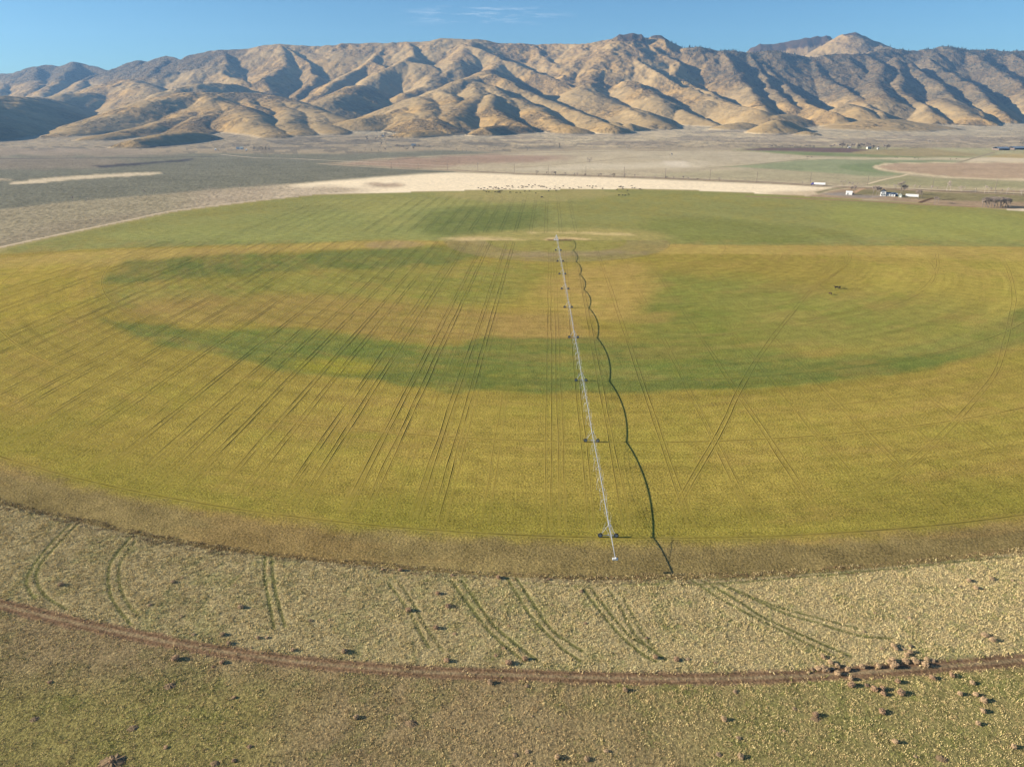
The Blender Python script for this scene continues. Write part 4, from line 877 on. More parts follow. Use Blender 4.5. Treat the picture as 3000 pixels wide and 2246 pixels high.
# ------------------------------------------------------------------ the centre-pivot irrigator
root = empty('pivot_irrigator', (PIV[0], PIV[1], 0), math.atan2(ARM.y, ARM.x), label='long galvanised centre-pivot irrigator on wheeled towers across the round green field', cat='irrigator')
JH = 3.55
def part(b, name, mat, parent, loc=None, smooth=False, **k):
    o = b.build(name, mat, parent, smooth, **k)
    if loc: o.location = loc
    return o
b = MB()
for sx, sy in ((1, 1), (1, -1), (-1, 1), (-1, -1)): b.tube([(sx * 1.7, sy * 1.7, 0), (sx * .25, sy * .25, 4.0)], .07, 6)
for h_, w_ in ((1.2, 1.26), (2.5, .8)):
    c_ = [(w_, w_, h_), (w_, -w_, h_), (-w_, -w_, h_), (-w_, w_, h_)]
    for i_ in range(4): b.tube([c_[i_], c_[(i_ + 1) % 4]], .04, 4)
b.box((0, 0, 4.05), (.8, .8, .12)); b.tube([(0, 0, 0), (0, 0, 4.6)], .13, 10)
pt = part(b, 'pivot_tower', M['zinc'], root)
part(MB().box((-.9, .9, 1.5), (.35, .8, 1.1)), 'control_box', M['white'], pt)
b = MB().box((0, 0, .12), (4.2, 4.2, .24)); part(b, 'concrete_pad', simple('concrete_pad', (.4, .38, .34), .9), root)
def arc(a0, a1, r0, r1, crown, npt=24):
    return [(a0 + (a1 - a0) * t_, 0, r0 + (r1 - r0) * t_ + crown * 4 * t_ * (1 - t_)) for t_ in [i_ / npt for i_ in range(npt + 1)]]
prev = 0.0; hp = 4.35
for j, a1 in enumerate(TR):
    L = a1 - prev; pts = arc(prev, a1, hp, JH, .72)
    sp = part(MB().tube(pts, .10, 8), 'span_pipe', M['zinc'], root, smooth=True)
    b = MB(); nseg = max(5, round(L / 6.2)); prevl = None
    for i_ in range(nseg + 1):
        t_ = i_ / nseg; x = prev + L * t_; zt = hp + (JH - hp) * t_ + .72 * 4 * t_ * (1 - t_); dp = 1.35 * (1 - abs(2 * t_ - 1) ** 2.2)
        bot = [(x, s_ * .75 * min(1, dp + .05), zt - dp) for s_ in (-1, 1)]
        if 0 < i_ < nseg:
            for q in bot:
                b.tube([(x, 0, zt), q], .020, 4); b.tube([(x - L / nseg * .5, 0, zt - .02), q], .013, 4); b.tube([(x + L / nseg * .5, 0, zt - .02), q], .013, 4)
            b.tube([bot[0], bot[1]], .014, 4)
        if prevl:
            for s_ in (0, 1): b.tube([prevl[s_], bot[s_]], .015, 4)
        prevl = bot
    part(b, 'truss', M['zinc'], sp)
    if j >= 6:
        for i_ in range(1, 10):
            t_ = i_ / 10; x = prev + L * t_; zt = hp + (JH - hp) * t_ + .72 * 4 * t_ * (1 - t_); s_ = 1 if i_ % 2 else -1
            part(MB().tube([(x, 0, zt + .1), (x, s_ * .35, zt + .35), (x, s_ * .95, zt + .1), (x + .1, s_ * 1.15, zt - .9), (x + .15, s_ * 1.1, 1.5)], .022, 4).tube([(x + .15, s_ * 1.1, 1.5), (x + .15, s_ * 1.1, 1.3)], .07, 6), 'drop_hose', M['hose'], sp)
    # drive tower
    b = MB().tube([(a1, -2.0, .62), (a1, 2.0, .62)], .075, 6).box((a1, 0, .66), (.25, .5, .25))
    tw = part(b, 'drive_tower', M['zinc'], root)
    for s_ in (-1, 1):
        part(MB().tube([(a1 - .15, s_ * 1.8, .65), (a1 - .15, s_ * .12, JH - .1)], .05, 5), 'leg', M['zinc'], tw)
        part(MB().tube([(a1 - 2.2, s_ * .55, JH - .6), (a1 - .1, s_ * 1.75, .7)], .035, 4), 'brace', M['zinc'], tw)
        wm = MB(); n_ = 20
        for rr, ww in (((.60, .17)),): pass
        b0 = len(wm.v)
        for xx, rr in ((-.15, .44), (-.17, .56), (-.11, .62), (.11, .62), (.17, .56), (.15, .44)):
            for q in range(n_): wm.v.append((a1 + xx, s_ * 2.0 + rr * math.cos(2 * math.pi * q / n_), .60 + rr * (1 + .0 * q) * math.sin(2 * math.pi * q / n_)))
        for kx in range(6):
            for q in range(n_): wm.face(b0 + kx * n_ + q, b0 + kx * n_ + (q + 1) % n_, b0 + (kx + 1) % 6 * n_ + (q + 1) % n_, b0 + (kx + 1) % 6 * n_ + q)
        wo = part(wm, 'wheel', M['tyre'], tw, smooth=True)
        part(MB().tube([(a1 - .05, s_ * 2.0, .60), (a1 + .05, s_ * 2.0, .60)], .43, 14), 'rim', M['hose'], wo)
    part(MB().tube([(a1 - .1, 0, JH - .12), (a1 + .25, 0, JH + .25)], .12, 6), 'joint', M['zinc'], tw)
    part(MB().box((a1 + .1, .45, JH - .1), (.3, .25, .45)), 'tower_box', M['white'], tw)
    prev, hp = a1, JH
EN = TR[-1] + 15.2
pts = [(prev, 0, JH), (prev + 5, 0, JH + .35), (prev + 10, 0, JH + .55), (EN, 0, JH + .65)]
ov = part(MB().tube(pts, .08, 8), 'overhang_pipe', M['zinc'], root)
b = MB()
for s_ in (-1, 1):
    b.tube([(prev, s_ * .1, JH + 1.5), (EN - 4, 0, JH + .6)], .018, 4); b.tube([(prev, s_ * .9, JH - .5), (prev + 6, s_ * .2, JH + .3)], .025, 4)
b.tube([(prev, 0, JH), (prev, 0, JH + 1.5)], .04, 5); part(b, 'guy_cable', M['zinc'], ov)
b = MB().tube([(EN, 0, JH + .6), (EN + .1, 0, JH + 1.0), (EN + 1.0, .1, JH + 1.45)], [.08, .08, .04], 8).box((EN - .3, 0, JH + .35), (.6, 1.3, .35)); part(b, 'end_gun', M['white'], ov)

# ------------------------------------------------------------------ cattle
def cow_mesh(mat, name, graze=True):
    hd = [((.98, 0, 1.15), .20), ((1.28, 0, .80), .14), ((1.42, 0, .42), .12), ((1.56, 0, .16), .075)] if graze else [((.98, 0, 1.35), .20), ((1.28, 0, 1.55), .15), ((1.46, 0, 1.56), .13), ((1.74, 0, 1.42), .08)]
    V = [((-.85, 0, 1.15), .30), ((-.4, 0, 1.05), .38), ((.1, 0, 1.0), .41), ((.6, 0, 1.08), .36)]; E = [(0, 1), (1, 2), (2, 3)]; l = 3
    for h_ in hd: V.append(h_); E.append((l, len(V) - 1)); l = len(V) - 1
    V.append(((-1.12, 0, 1.05), .06)); E.append((0, len(V) - 1)); V.append(((-1.2, 0, .55), .03)); E.append((len(V) - 2, len(V) - 1))
    for a_, x, sw in ((0, -.85, -.05), (3, .62, .04)):
        for s_ in (-1, 1):
            k0 = len(V); V += [((x, s_ * .2, .72), .14), ((x + sw, s_ * .22, .38), .075), ((x - sw * .6, s_ * .22, .0), .06)]; E += [(a_, k0), (k0, k0 + 1), (k0 + 1, k0 + 2)]
    me = bpy.data.meshes.new(name); me.from_pydata([v[0] for v in V], E, []); o = bpy.data.objects.new('tmp', me); scene.collection.objects.link(o)
    md = o.modifiers.new('s', 'SKIN'); o.modifiers.new('u', 'SUBSURF').levels = 1
    for i_, v in enumerate(V): me.skin_vertices[0].data[i_].radius = (v[1], v[1])
    me.skin_vertices[0].data[1].use_root = True
    dg = bpy.context.evaluated_depsgraph_get(); m2 = bpy.data.meshes.new_from_object(o.evaluated_get(dg)); m2.name = name
    m2.materials.clear(); m2.materials.append(mat); bpy.data.objects.remove(o); return m2
CB = [cow_mesh(M['cow'], 'cow', True), cow_mesh(M['cow'], 'cow', False), cow_mesh(M['cowb'], 'cow', True)]
def cow(x, y, v, rz, sc_, label, group=None):
    q = locate(x, y); o = link(bpy.data.objects.new('cow', CB[v])); o.location = q; o.rotation_euler = (0, 0, rz); o.scale = (sc_,) * 3; tag(o, label, 'cow', group)
cow(2450, 846, 1, R(172), 1.12, 'black cow facing left, left one of two close together in the crop')
cow(2459.5, 845.5, 0, R(70), 1.12, 'black cow turned away, right one of two close together in the crop')
cow(2432, 863, 2, R(110), .95, 'lone dark brown cow standing just below the two black cows at right')
hd = [(190, 190), (218, 198), (255, 190), (250, 215), (276, 230), (302, 232), (290, 200), (310, 180), (325, 180), (350, 197), (366, 184), (378, 193), (384, 180), (404, 195), (415, 202), (372, 233), (395, 238), (402, 228), (414, 230), (424, 240), (428, 226), (444, 216), (445, 188), (472, 200), (488, 196),
      (497, 172), (515, 171), (530, 203), (533, 236), (556, 168), (562, 184), (600, 241), (622, 182), (642, 239), (658, 166), (664, 187), (675, 174), (700, 176), (718, 177), (690, 226), (736, 158), (742, 225), (767, 183), (778, 168), (802, 157), (842, 168), (862, 174), (874, 173), (890, 174), (902, 175), (926, 187),
      (965, 199), (1018, 173), (1013, 198), (950, 223), (1030, 216), (1068, 190), (1107, 168), (1178, 193), (1216, 199), (1275, 185), (1300, 185), (1366, 168), (1392, 170), (1420, 190), (1425, 171), (1460, 172), (1532, 196), (1685, 210), (1710, 176), (1722, 178), (1730, 174), (1752, 178), (1748, 196), (1800, 217), (1846, 166),
      (1850, 189), (1875, 192), (1930, 200), (1943, 204), (1708, 268), (1748, 266), (1775, 269), (1812, 260), (870, 287), (880, 289), (810, 245)]
for zone, lo, hi in (('in the far herd, left bunch', 0, 560), ('in the far herd, middle bunch', 560, 1150), ('in the far herd, loose part', 1150, 1650), ('in the far herd, right bunch', 1650, 3000)):
    zz = sorted([q for q in hd if lo <= q[0] < hi])
    for i_, (x, y) in enumerate(zz):
        v_ = random.choice((0, 0, 1, 2)); cow(1350 + x / 3.687, 501.2 + y / 3.687, v_, random.choice((0, math.pi)) + random.uniform(-.9, .9), random.uniform(1.0, 1.25),
            f'tiny {"brown" if v_ == 2 else "black"} cow, {which(i_ + 1, len(zz))} {zone}', 'cattle herd at the far edge of the field')
far = s7([(340, 240), (352, 240), (376, 239), (1100, 245), (1115, 246), (1268, 250), (1300, 252), (1575, 259), (1625, 255)])
for i_, (x, y) in enumerate(far): cow(x, y, 0, random.uniform(0, 6), 1.3, f'distant cow, {which(i_ + 1, len(far))} on the pale strip behind green pasture', 'cattle on the far pale strip')

# ------------------------------------------------------------------ trees
def bare_tree(seed, bark, twig, hh=10, spread=.5, nt_=420, bush=False, tw=1.0):
    r_ = random.Random(seed); t = empty('bare_tree'); b = MB(); tips = []
    def br(p, d, L, rad, lev):
        q = p + d * L; mid = p + d * L * .5 + Vector((r_.uniform(-1, 1), r_.uniform(-1, 1), 0)) * L * .06
        b.tube([p, mid, q], [rad, rad * .8, rad * .6], 5, False); tips.append(q); tips.append(mid) if lev > 1 else None
        if lev >= 4: return
        for _ in range(r_.choice((2, 3, 3))):
            nd = (d + Vector((r_.uniform(-1, 1), r_.uniform(-1, 1), r_.uniform(-.1, .6))) * (.55 + spread * .4)).normalized(); br(q, nd, L * r_.uniform(.6, .8), rad * .58, lev + 1)
    for s_ in range(5 if bush else 1):
        d0 = Vector((r_.uniform(-.1, .1), r_.uniform(-.1, .1), 1)) if not bush else Vector((r_.uniform(-.6, .6), r_.uniform(-.6, .6), 1)); br(Vector((0, 0, -.2)), d0.normalized(), hh * (.28 if not bush else .24), hh * (.022 if not bush else .012), 0 if not bush else 1)
    k_ = hh / max(q.z for q in tips); 
    b.v = [(x * k_, y * k_, z * k_) for x, y, z in b.v]; b.build('trunk', bark, t)
    V = []
    for _ in range(nt_):
        q = r_.choice(tips[len(tips) // 5:]) * k_; c = q + Vector((r_.gauss(0, 1), r_.gauss(0, 1), r_.gauss(0, .8))) * hh * .045
        d = Vector((r_.uniform(-1, 1), r_.uniform(-1, 1), r_.uniform(0, 1.3))).normalized() * hh * .06; s2 = Vector((r_.uniform(-1, 1), r_.uniform(-1, 1), 0)).normalized() * hh * .011 * tw
        V += [tuple(c - s2), tuple(c + s2), tuple(c + d)]
    me = mesh_np('crown', V, np.arange(len(V)).reshape(-1, 3), twig); o = link(bpy.data.objects.new('crown', me)); o.parent = t
    return t
def conifer(seed, mat):
    r_ = random.Random(seed); t = empty('conifer_tree'); MB().tube([(0, 0, -.3), (0, 0, 9.3)], [.22, .05], 6).build('trunk', M['bark'], t); V = []
    for _ in range(520):
        z = 1.0 + 9 * r_.random() ** 1.25; rad = (1 - (z - 1) / 9.3) * 2.3 * r_.uniform(.5, 1.1) + .1; a = r_.uniform(0, 6.283)
        c = Vector((math.cos(a) * rad, math.sin(a) * rad, z)); o_ = Vector((math.cos(a), math.sin(a), -.35)) * .55; s2 = Vector((-math.sin(a), math.cos(a), 0)) * .28
        V += [tuple(c - s2), tuple(c + s2 + Vector((0, 0, .1))), tuple(c + o_ + Vector((0, 0, .1)))]
    me = mesh_np('crown', V, np.arange(len(V)).reshape(-1, 3), mat); o = link(bpy.data.objects.new('crown', me)); o.parent = t; return t
mp_tw = simple('pale_twigs', (.36, .30, .25), 1, var=.15, scale=1); dk_tw = simple('brown_twigs', (.15, .12, .10), 1, var=.15, scale=1); md_tw = simple('grey_twigs', (.29, .24, .20), 1, var=.15, scale=1)
PT = {'dense0': bare_tree(21, M['bark'], md_tw, spread=.7, nt_=900, tw=2.2), 'dense1': bare_tree(22, M['bark'], dk_tw, bush=True, nt_=900, tw=2.2), 'bare0': bare_tree(1, M['bark'], md_tw), 'bare1': bare_tree(2, M['bark'], md_tw, spread=.9), 'bare2': bare_tree(3, M['bark'], md_tw, spread=.7, nt_=600), 'pale0': bare_tree(4, M['bark2'], mp_tw), 'pale1': bare_tree(5, M['bark2'], mp_tw, spread=.3),
      'bush0': bare_tree(6, M['bark'], md_tw, bush=True, nt_=500), 'bush1': bare_tree(7, M['bark2'], mp_tw, bush=True, nt_=500), 'con0': conifer(8, M['needle']), 'con1': conifer(9, M['needle'])}
for o in list(col.objects):
    if o.parent: kids.setdefault(o.parent.name, []).append(o)
used = set()
def tree(kind, x, y, hpx, label, group):
    q = locate(x, y); h_ = hpx * mpp(q); pr = PT[kind]
    r0 = copy_tree(pr) if kind in used else pr; used.add(kind)
    r0.location = q; s_ = h_ / 10; r0.scale = (s_ * random.uniform(.9, 1.2), s_ * random.uniform(.9, 1.2), s_); r0.rotation_euler = (0, 0, random.uniform(0, 6.28))
    tag(r0, label, 'tree' if not kind.startswith('bush') else 'shrub', group)
def row(lst, kinds, text, group):
    lst = sorted(lst)
    for i_, (x, y, h_) in enumerate(lst): tree(kinds[(i_ * 7 + len(text)) % len(kinds)], x, y, h_, text.format(which(i_ + 1, len(lst))), group)
def cvt(ox, oy, s_, L): return [(ox + x / s_, oy + y / s_, h_ / s_) for x, y, h_ in L]
row(cvt(1500, 380, 2.949, [(212, 390, 38), (300, 390, 25), (350, 392, 36), (378, 393, 30), (460, 395, 28), (540, 399, 24), (562, 400, 30), (625, 402, 22), (745, 406, 28), (768, 406, 26), (850, 409, 28), (880, 410, 30), (970, 413, 36), (1060, 416, 26), (1230, 422, 20), (1330, 425, 22), (1400, 428, 24), (1480, 432, 30), (1520, 433, 26), (1600, 437, 16), (1790, 443, 30)]),
    ['dense1', 'bush1', 'dense0', 'bush0'], 'leafless roadside shrub above pale stubble, {} by the poles', 'leafless shrubs along the highway')
row(cvt(2250, 380, 2.949, [(300, 480, 30), (640, 488, 48), (690, 490, 40), (730, 490, 36), (775, 490, 32), (1020, 503, 30), (1080, 505, 36), (1100, 505, 30), (1210, 510, 30), (1260, 512, 36), (1300, 513, 30), (1410, 518, 36), (1465, 522, 26), (1545, 528, 80), (1575, 528, 60), (1675, 535, 50), (1790, 542, 36), (1870, 548, 60), (1905, 548, 50), (1960, 550, 30), (2010, 552, 36), (2060, 556, 50), (2120, 558, 36), (2190, 562, 40)]),
    ['pale0', 'pale1', 'bush1', 'pale1'], 'pale leafless highway tree, {} right of the truck', 'pale trees along the highway')
row(cvt(2250, 380, 2.949, [(745, 548, 62), (715, 542, 50), (905, 576, 92), (935, 572, 78), (955, 570, 74), (1145, 560, 112), (1165, 560, 80), (1298, 602, 76), (1325, 590, 44), (1440, 642, 60), (1470, 632, 40)]), ['dense0', 'bare2', 'dense0'], 'leafless farmyard tree, {} near the white house', 'leafless trees around the farmhouse')
row(cvt(2250, 380, 2.949, [(1850, 672, 70), (1875, 668, 84), (1900, 674, 88), (1925, 676, 80), (1950, 676, 92), (1975, 674, 86), (2000, 678, 90), (2025, 676, 80), (2050, 672, 84), (2075, 668, 76), (1962, 664, 84), (2012, 662, 80)]), ['dense0', 'bare2', 'dense1'], 'grey leafless tree {} in the thicket right of the farm', 'leafless thicket right of the farm')
row(cvt(2250, 380, 2.949, [(615, 162, 38), (640, 162, 45), (720, 165, 40), (740, 165, 42), (800, 166, 45), (850, 166, 50), (870, 168, 45), (905, 170, 35), (950, 172, 30), (1000, 174, 40), (1022, 174, 42), (570, 160, 30), (540, 160, 24)]), ['dense0', 'dense1', 'dense0'], 'distant leafless tree {} in the far farm grove', 'trees of the far farm grove')
row(cvt(2250, 380, 2.949, [(685, 165, 35), (772, 168, 48), (783, 168, 44), (905, 168, 30)]), ['con0', 'con1'], 'dark conifer {} among the leafless far farm grove', 'conifers in the far farm grove')
row(cvt(2250, 380, 2.949, [(1388, 130, 38), (1400, 128, 30), (1468, 125, 28)]), ['bare1'], 'small leafless tree {} between far grove and long barns', 'trees before the long barns')
row(cvt(2250, 380, 2.949, [(2180, 125, 34), (2205, 125, 30), (2018, 80, 16), (2195, 128, 26)]), ['con1', 'con0'], 'dark tree above the long barns at the right edge, {}', 'dark trees above the barns')
row([(2253 + i_ * 4.9, 433.6 - (i_ % 3) * .3, 4.5 + (i_ * 7 % 5) * .6) for i_ in range(28)], ['con0', 'dense1', 'con1', 'dense1'], 'dark hedge bush {} above the ploughed brown field', 'dark windbreak row')
row(cvt(1500, 380, 2.949, [(650, 280, 34), (668, 282, 30), (682, 280, 36)]), ['bare1', 'bush0'], 'leafless tree {} of the lone clump in the pale pasture', 'lone clump in the pasture')
row(cvt(1500, 380, 2.949, [(990, 172, 30), (135, 185, 20), (410, 160, 44), (1362, 220, 9), (1370, 183, 14), (2065, 280, 14)]), ['con0', 'con1', 'pale0'], 'small isolated tree on the plain, {}', 'isolated trees on the plain')
row(cvt(0, 50, 2.212, [(1415, 870, 20), (1432, 869, 14), (1648, 862, 26), (1680, 860, 15), (1702, 860, 20), (1722, 861, 22), (1745, 860, 22), (1590, 862, 10), (1500, 868, 8), (1230, 890, 12)]), ['con0', 'con1', 'con0'], 'dark tree {} at the farmstead below the left hills', 'dark trees of the left farmstead')
row(cvt(0, 380, 2.949, [(628, 628, 52), (1257, 562, 40), (1330, 557, 36), (1815, 522, 32), (2070, 507, 36), (755, 614, 24)]), ['pale0', 'pale1'], 'pale leafless tree standing in the grey sagebrush, {}', 'pale trees in the sagebrush')
vl = []
for i_ in range(70):
    if i_ < 26: vl.append((random.uniform(1085, 1250), random.uniform(30, 85), random.uniform(10, 20)))
    elif i_ < 50: vl.append((random.uniform(940, 1120), random.uniform(70, 195), random.uniform(10, 26)))
    else: vl.append((random.uniform(1130, 1420), random.uniform(140, 178), random.uniform(10, 18)))
row(cvt(750, 380, 2.949, vl), ['con0', 'dense1', 'con1', 'dense0', 'dense1'], 'small tree {} in the hamlet below the central hills', 'trees of the foothill hamlet')
vr = [(random.uniform(1450, 2250), random.uniform(165, 196), random.uniform(6, 12)) for _ in range(36)]
row(cvt(750, 380, 2.949, vr), ['dense1', 'con0', 'dense1'], 'low bush {} along the foot of the central hills', 'bushes along the foot of the hills')

for k_, o in PT.items():
    if k_ not in used:
        for c_ in list(o.children): bpy.data.objects.remove(c_)
        bpy.data.objects.remove(o)
# pines along the right-hand skyline: a far wood
wv, wf = [], []
def pine(x, y, z, h_):
    b_ = len(wv); a0 = random.random() * 6
    for lv, (zz, rr) in enumerate(((.12, .20), (.45, .15), (1.0, .0))):
        for q in range(5): wv.append((x + math.cos(a0 + q * 1.257) * rr * h_ * random.uniform(.7, 1.2), y + math.sin(a0 + q * 1.257) * rr * h_, z + zz * h_))
    for lv in (0, 1):
        for q in range(5): wf.append((b_ + lv * 5 + q, b_ + lv * 5 + (q + 1) % 5, b_ + lv * 5 + 5 + (q + 1) % 5, b_ + lv * 5 + 5 + q))
def crest_y(x):                              # forward distance of the highest visible ground in that column
    j = int((x - s[0]) / (s[1] - s[0])); j = max(0, min(nc - 1, j)); e = (HG[:, j] - H) / yr; return int(np.argmax(e[yr < 6000])), j
for i_ in range(900):
    px_ = random.choice((random.uniform(1960, 2250), random.uniform(2700, 3080), random.uniform(2560, 3080), random.uniform(2000, 2450), random.uniform(-50, 420) if random.random() < .12 else random.uniform(2750, 3080)))
    a, f, u = ray(px_, 190); i0, j = crest_y(a / f); i1 = max(0, min(len(yr) - 1, i0 + int(random.gauss(-4, 9)))); 
    if random.random() < .35: i1 = max(0, i0 - int(abs(random.gauss(0, 90))))
    y_ = yr[i1] + random.uniform(-5, 5); x_ = a / f * y_; z_ = hill_z(x_, y_)
    if z_ < 230: continue
    pine(x_, y_, z_ - 2, random.uniform(9, 19))
me = mesh_np('far_pines', wv, wf, M['needle']); tag(link(bpy.data.objects.new('pine_wood', me)), 'sparse dark pine wood along the rocky crest of the right-hand range', 'pine wood', kind='stuff')

# ------------------------------------------------------------------ power line
POL = [(2.949, 1500, 380, L) for L in ()]
pl = [(x / 2.949 + 1500, (b_ + 2) / 2.949 + 380, (b_ - t_) / 2.949) for x, t_, b_ in ((20, 295, 368), (312, 305, 385), (637, 318, 393), (968, 322, 410), (1323, 333, 422), (1708, 340, 437), (2112, 358, 455))]
pl += [(x / 2.949 + 750, (b_ + 2) / 2.949 + 380, (b_ - t_) / 2.949) for x, t_, b_ in ((1170, 285, 335), (1403, 292, 342), (1653, 280, 345), (1917, 287, 355))]
pl += [(x / 2.949 + 2250, (b_ + 2) / 2.949 + 380, (b_ - t_) / 2.949) for x, t_, b_ in ((363, 370, 462), (858, 385, 480), (1420, 415, 497), (1962, 428, 520))]
pp = None; pl.sort()
tp = MB().tube([(0, 0, -.5), (0, 0, 13)], [.26, .17], 7)
for i_, (x, y, h_) in enumerate(pl):
    q = locate(x, y)
    if pp is None:
        pp = empty('utility_pole'); MB().tube([(0, 0, -.5), (0, 0, 13)], [.30, .22], 7).build('pole', M['wood'], pp); MB().box((0, 0, 12.2), (.14, 2.8, .16)).build('crossarm', M['wood'], pp)
        for s_ in (-1.2, 0, 1.2): MB().tube([(0, s_, 12.28), (0, s_, 12.55)], .07, 6).build('insulator', M['white'], pp)
        for o in list(col.objects):
            if o.parent is pp: kids.setdefault(pp.name, []).append(o)
        r0 = pp
    else: r0 = copy_tree(pp)
    r0.location = q; r0.rotation_euler = (0, 0, R(-27)); k_ = h_ * mpp(q) / 13; r0.scale = (1, 1, k_)
    tag(r0, f'wooden utility pole, {which(i_ + 1, len(pl))} in the highway power line', 'utility pole', 'utility poles of the power line')

# ------------------------------------------------------------------ farm buildings and vehicles
def house_block(root_, c, d, hw, rh, rz, wall, roof, name='wall'):
    b = MB().box((c[0], c[1], hw / 2), (d[0], d[1], hw), rz); cr_, sr_ = math.cos(rz), math.sin(rz)
    for s_ in (-1, 1):
        lx_, ly_ = s_ * d[0] / 2, d[1] / 2; P3 = [(lx_, -ly_, hw), (lx_, ly_, hw), (lx_, 0, hw + rh)]
        b.poly([(c[0] + x * cr_ - y * sr_, c[1] + x * sr_ + y * cr_, z) for x, y, z in (P3 if s_ > 0 else P3[::-1])])
    w_ = b.build(name, wall, root_); r2 = MB().gable((c[0], c[1], hw + .02), d, rh, rz).build('roof', roof, root_); return w_, r2
def opening(root_, name, c, sz, mat, frame=True):
    o = MB().box(c, sz).build(name, mat, root_)
    if frame:
        t_ = .08; f = MB()
        f.box((c[0], c[1] - .03, c[2] + sz[2] / 2 + t_ / 2), (sz[0] + 2 * t_, .14, t_)); f.box((c[0], c[1] - .03, c[2] - sz[2] / 2 - t_ / 2), (sz[0] + 2 * t_, .14, t_))
        for s_ in (-1, 1): f.box((c[0] + s_ * (sz[0] / 2 + t_ / 2), c[1] - .03, c[2]), (t_, .14, sz[2]))
        f.build('frame', M['white'], o)
    return o
def at(x, y): q = locate(x, y); return q
# white farmhouse
q = at(2600, 574.5); h = empty('farmhouse', q, R(-27), label='white two-storey farmhouse with dark gabled roof and long low blue-roofed wing', cat='house')
house_block(h, (-5.5, 0), (7.5, 6.5), 5.4, 2.4, R(90), M['white'], M['roofd'])
house_block(h, (3.3, .4), (10.5, 6.0), 2.7, 1.9, 0, M['white'], M['roofb'])
MB().box((-5.5, -4.2, 2.75), (6.6, 1.7, .14)).build('porch_roof', M['roofb'], h)
for x in (-8.5, -5.5, -2.5): MB().box((x, -4.9, 1.35), (.16, .16, 2.7)).build('porch_post', M['white'], h)
for x, z, w_ in ((-7.0, 1.5, 1.1), (-4.2, 1.5, 1.1), (-6.6, 4.0, .9), (-4.6, 4.0, .9)): opening(h, 'window', (x, -3.78, z), (w_, .06, 1.3), M['glass'])
for x in (.6, 3.2, 6.4): opening(h, 'window', (x, -2.62, 1.5), (1.3, .06, 1.1), M['glass'])
opening(h, 'door', (-5.6, -3.78, 1.1), (.9, .06, 2.0), M['roofd']); MB().box((-5.5, .8, 8.1), (.7, .7, 1.4)).build('chimney', simple('brick_chimney', (.22, .09, .06)), h)
q = at(2623.5, 574.0); g = empty('garage', q, R(-27), label='small low white outbuilding joined beside the right end of the farmhouse', cat='outbuilding')
house_block(g, (0, 0), (4.6, 4.0), 2.3, 1.0, 0, M['white'], M['white']); opening(g, 'door', (1.0, -2.03, 1.0), (1.6, .06, 1.9), M['roofd'], False)
q = at(2637, 578); g = empty('garden_shed', q, R(-27), label='little pale green gabled shed between the farmhouse and the white trailer', cat='shed')
house_block(g, (0, 0), (4.6, 3.6), 2.5, 1.7, R(90), M['greensh'], M['greensh']); opening(g, 'door', (.2, -2.33, 1.0), (1.1, .06, 1.9), M['white'], False)
q = at(2487, 570); g = empty('farm_shed', q, R(-27), label='white gabled shed with a dark door beside the gravel yard left of the farmhouse', cat='shed')
house_block(g, (0, 0), (7.6, 6.0), 2.7, 1.7, 0, M['white'], M['white']); opening(g, 'door', (-1.2, -3.03, 1.1), (1.5, .06, 2.1), M['roofd'], False)
MB().box((4.9, .2, 1.1), (2.0, 4.4, 2.2)).build('lean_to', M['wood'], g)
def trailer(root_, L, wd=2.6, z0=1.1, hh=2.9, x0=0):
    MB().box((x0, 0, z0 + hh / 2), (L, wd, hh)).build('trailer_body', M['white'], root_)
    MB().box((x0, 0, z0 - .12), (L * .95, .9, .2)).build('chassis', M['tyre'], root_)
    for xx in (L / 2 - 1.4, L / 2 - 2.7):
        for s_ in (-1, 1):
            w_ = MB().tube([(x0 + xx, s_ * (wd / 2 - .35), .5), (x0 + xx, s_ * (wd / 2 - .02), .5)], .5, 14).build('wheel', M['tyre'], root_)
q = at(2671, 578.5); g = empty('box_trailer', q, R(-27), label='long plain white box trailer parked right of the small green shed', cat='trailer'); trailer(g, 14.6, 2.6, 1.0, 3.0)
MB().box((7.32, 0, 2.5), (.03, 2.2, 2.5)).build('rear_door', M['cream'], g); MB().box((-3.4, -.8, .5), (.15, .15, 1.0)).build('landing_leg', M['wood'], g); MB().box((-3.4, .8, .5), (.15, .15, 1.0)).build('landing_leg', M['wood'], g)
q = at(2396, 543); g = empty('semi_truck', q, R(-27), label='semi truck with blue cab and long white trailer driving left along the highway', cat='truck'); trailer(g, 15.4, 2.6, 1.15, 2.85, 2.3)
MB().box((-7.2, 0, 2.25), (2.3, 2.45, 2.7)).build('cab', M['purple'], g); MB().box((-9.1, 0, 1.35), (1.6, 2.1, 1.3), 0, .88).build('hood', M['purple'], g)
MB().box((-8.37, 0, 2.75), (.08, 2.1, .8)).build('windscreen', M['glass'], g); MB().box((-9.95, 0, .75), (.15, 2.3, .35)).build('bumper', M['zinc'], g)
for s_ in (-1, 1):
    MB().box((-7.4, s_ * 1.24, 2.7), (.9, .05, .7)).build('side_window', M['glass'], g); MB().box((-9.91, s_ * .8, 1.35), (.05, .3, .22)).build('headlight', M['white'], g)
    MB().tube([(-5.9, s_ * 1.1, 1.5), (-5.9, s_ * 1.1, 4.1)], .09, 8).build('exhaust_stack', M['zinc'], g)
    for xx in (-9.1, -5.3, -4.0): MB().tube([(xx, s_ * .85, .5), (xx, s_ * 1.2, .5)], .52, 14).build('wheel', M['tyre'], g)
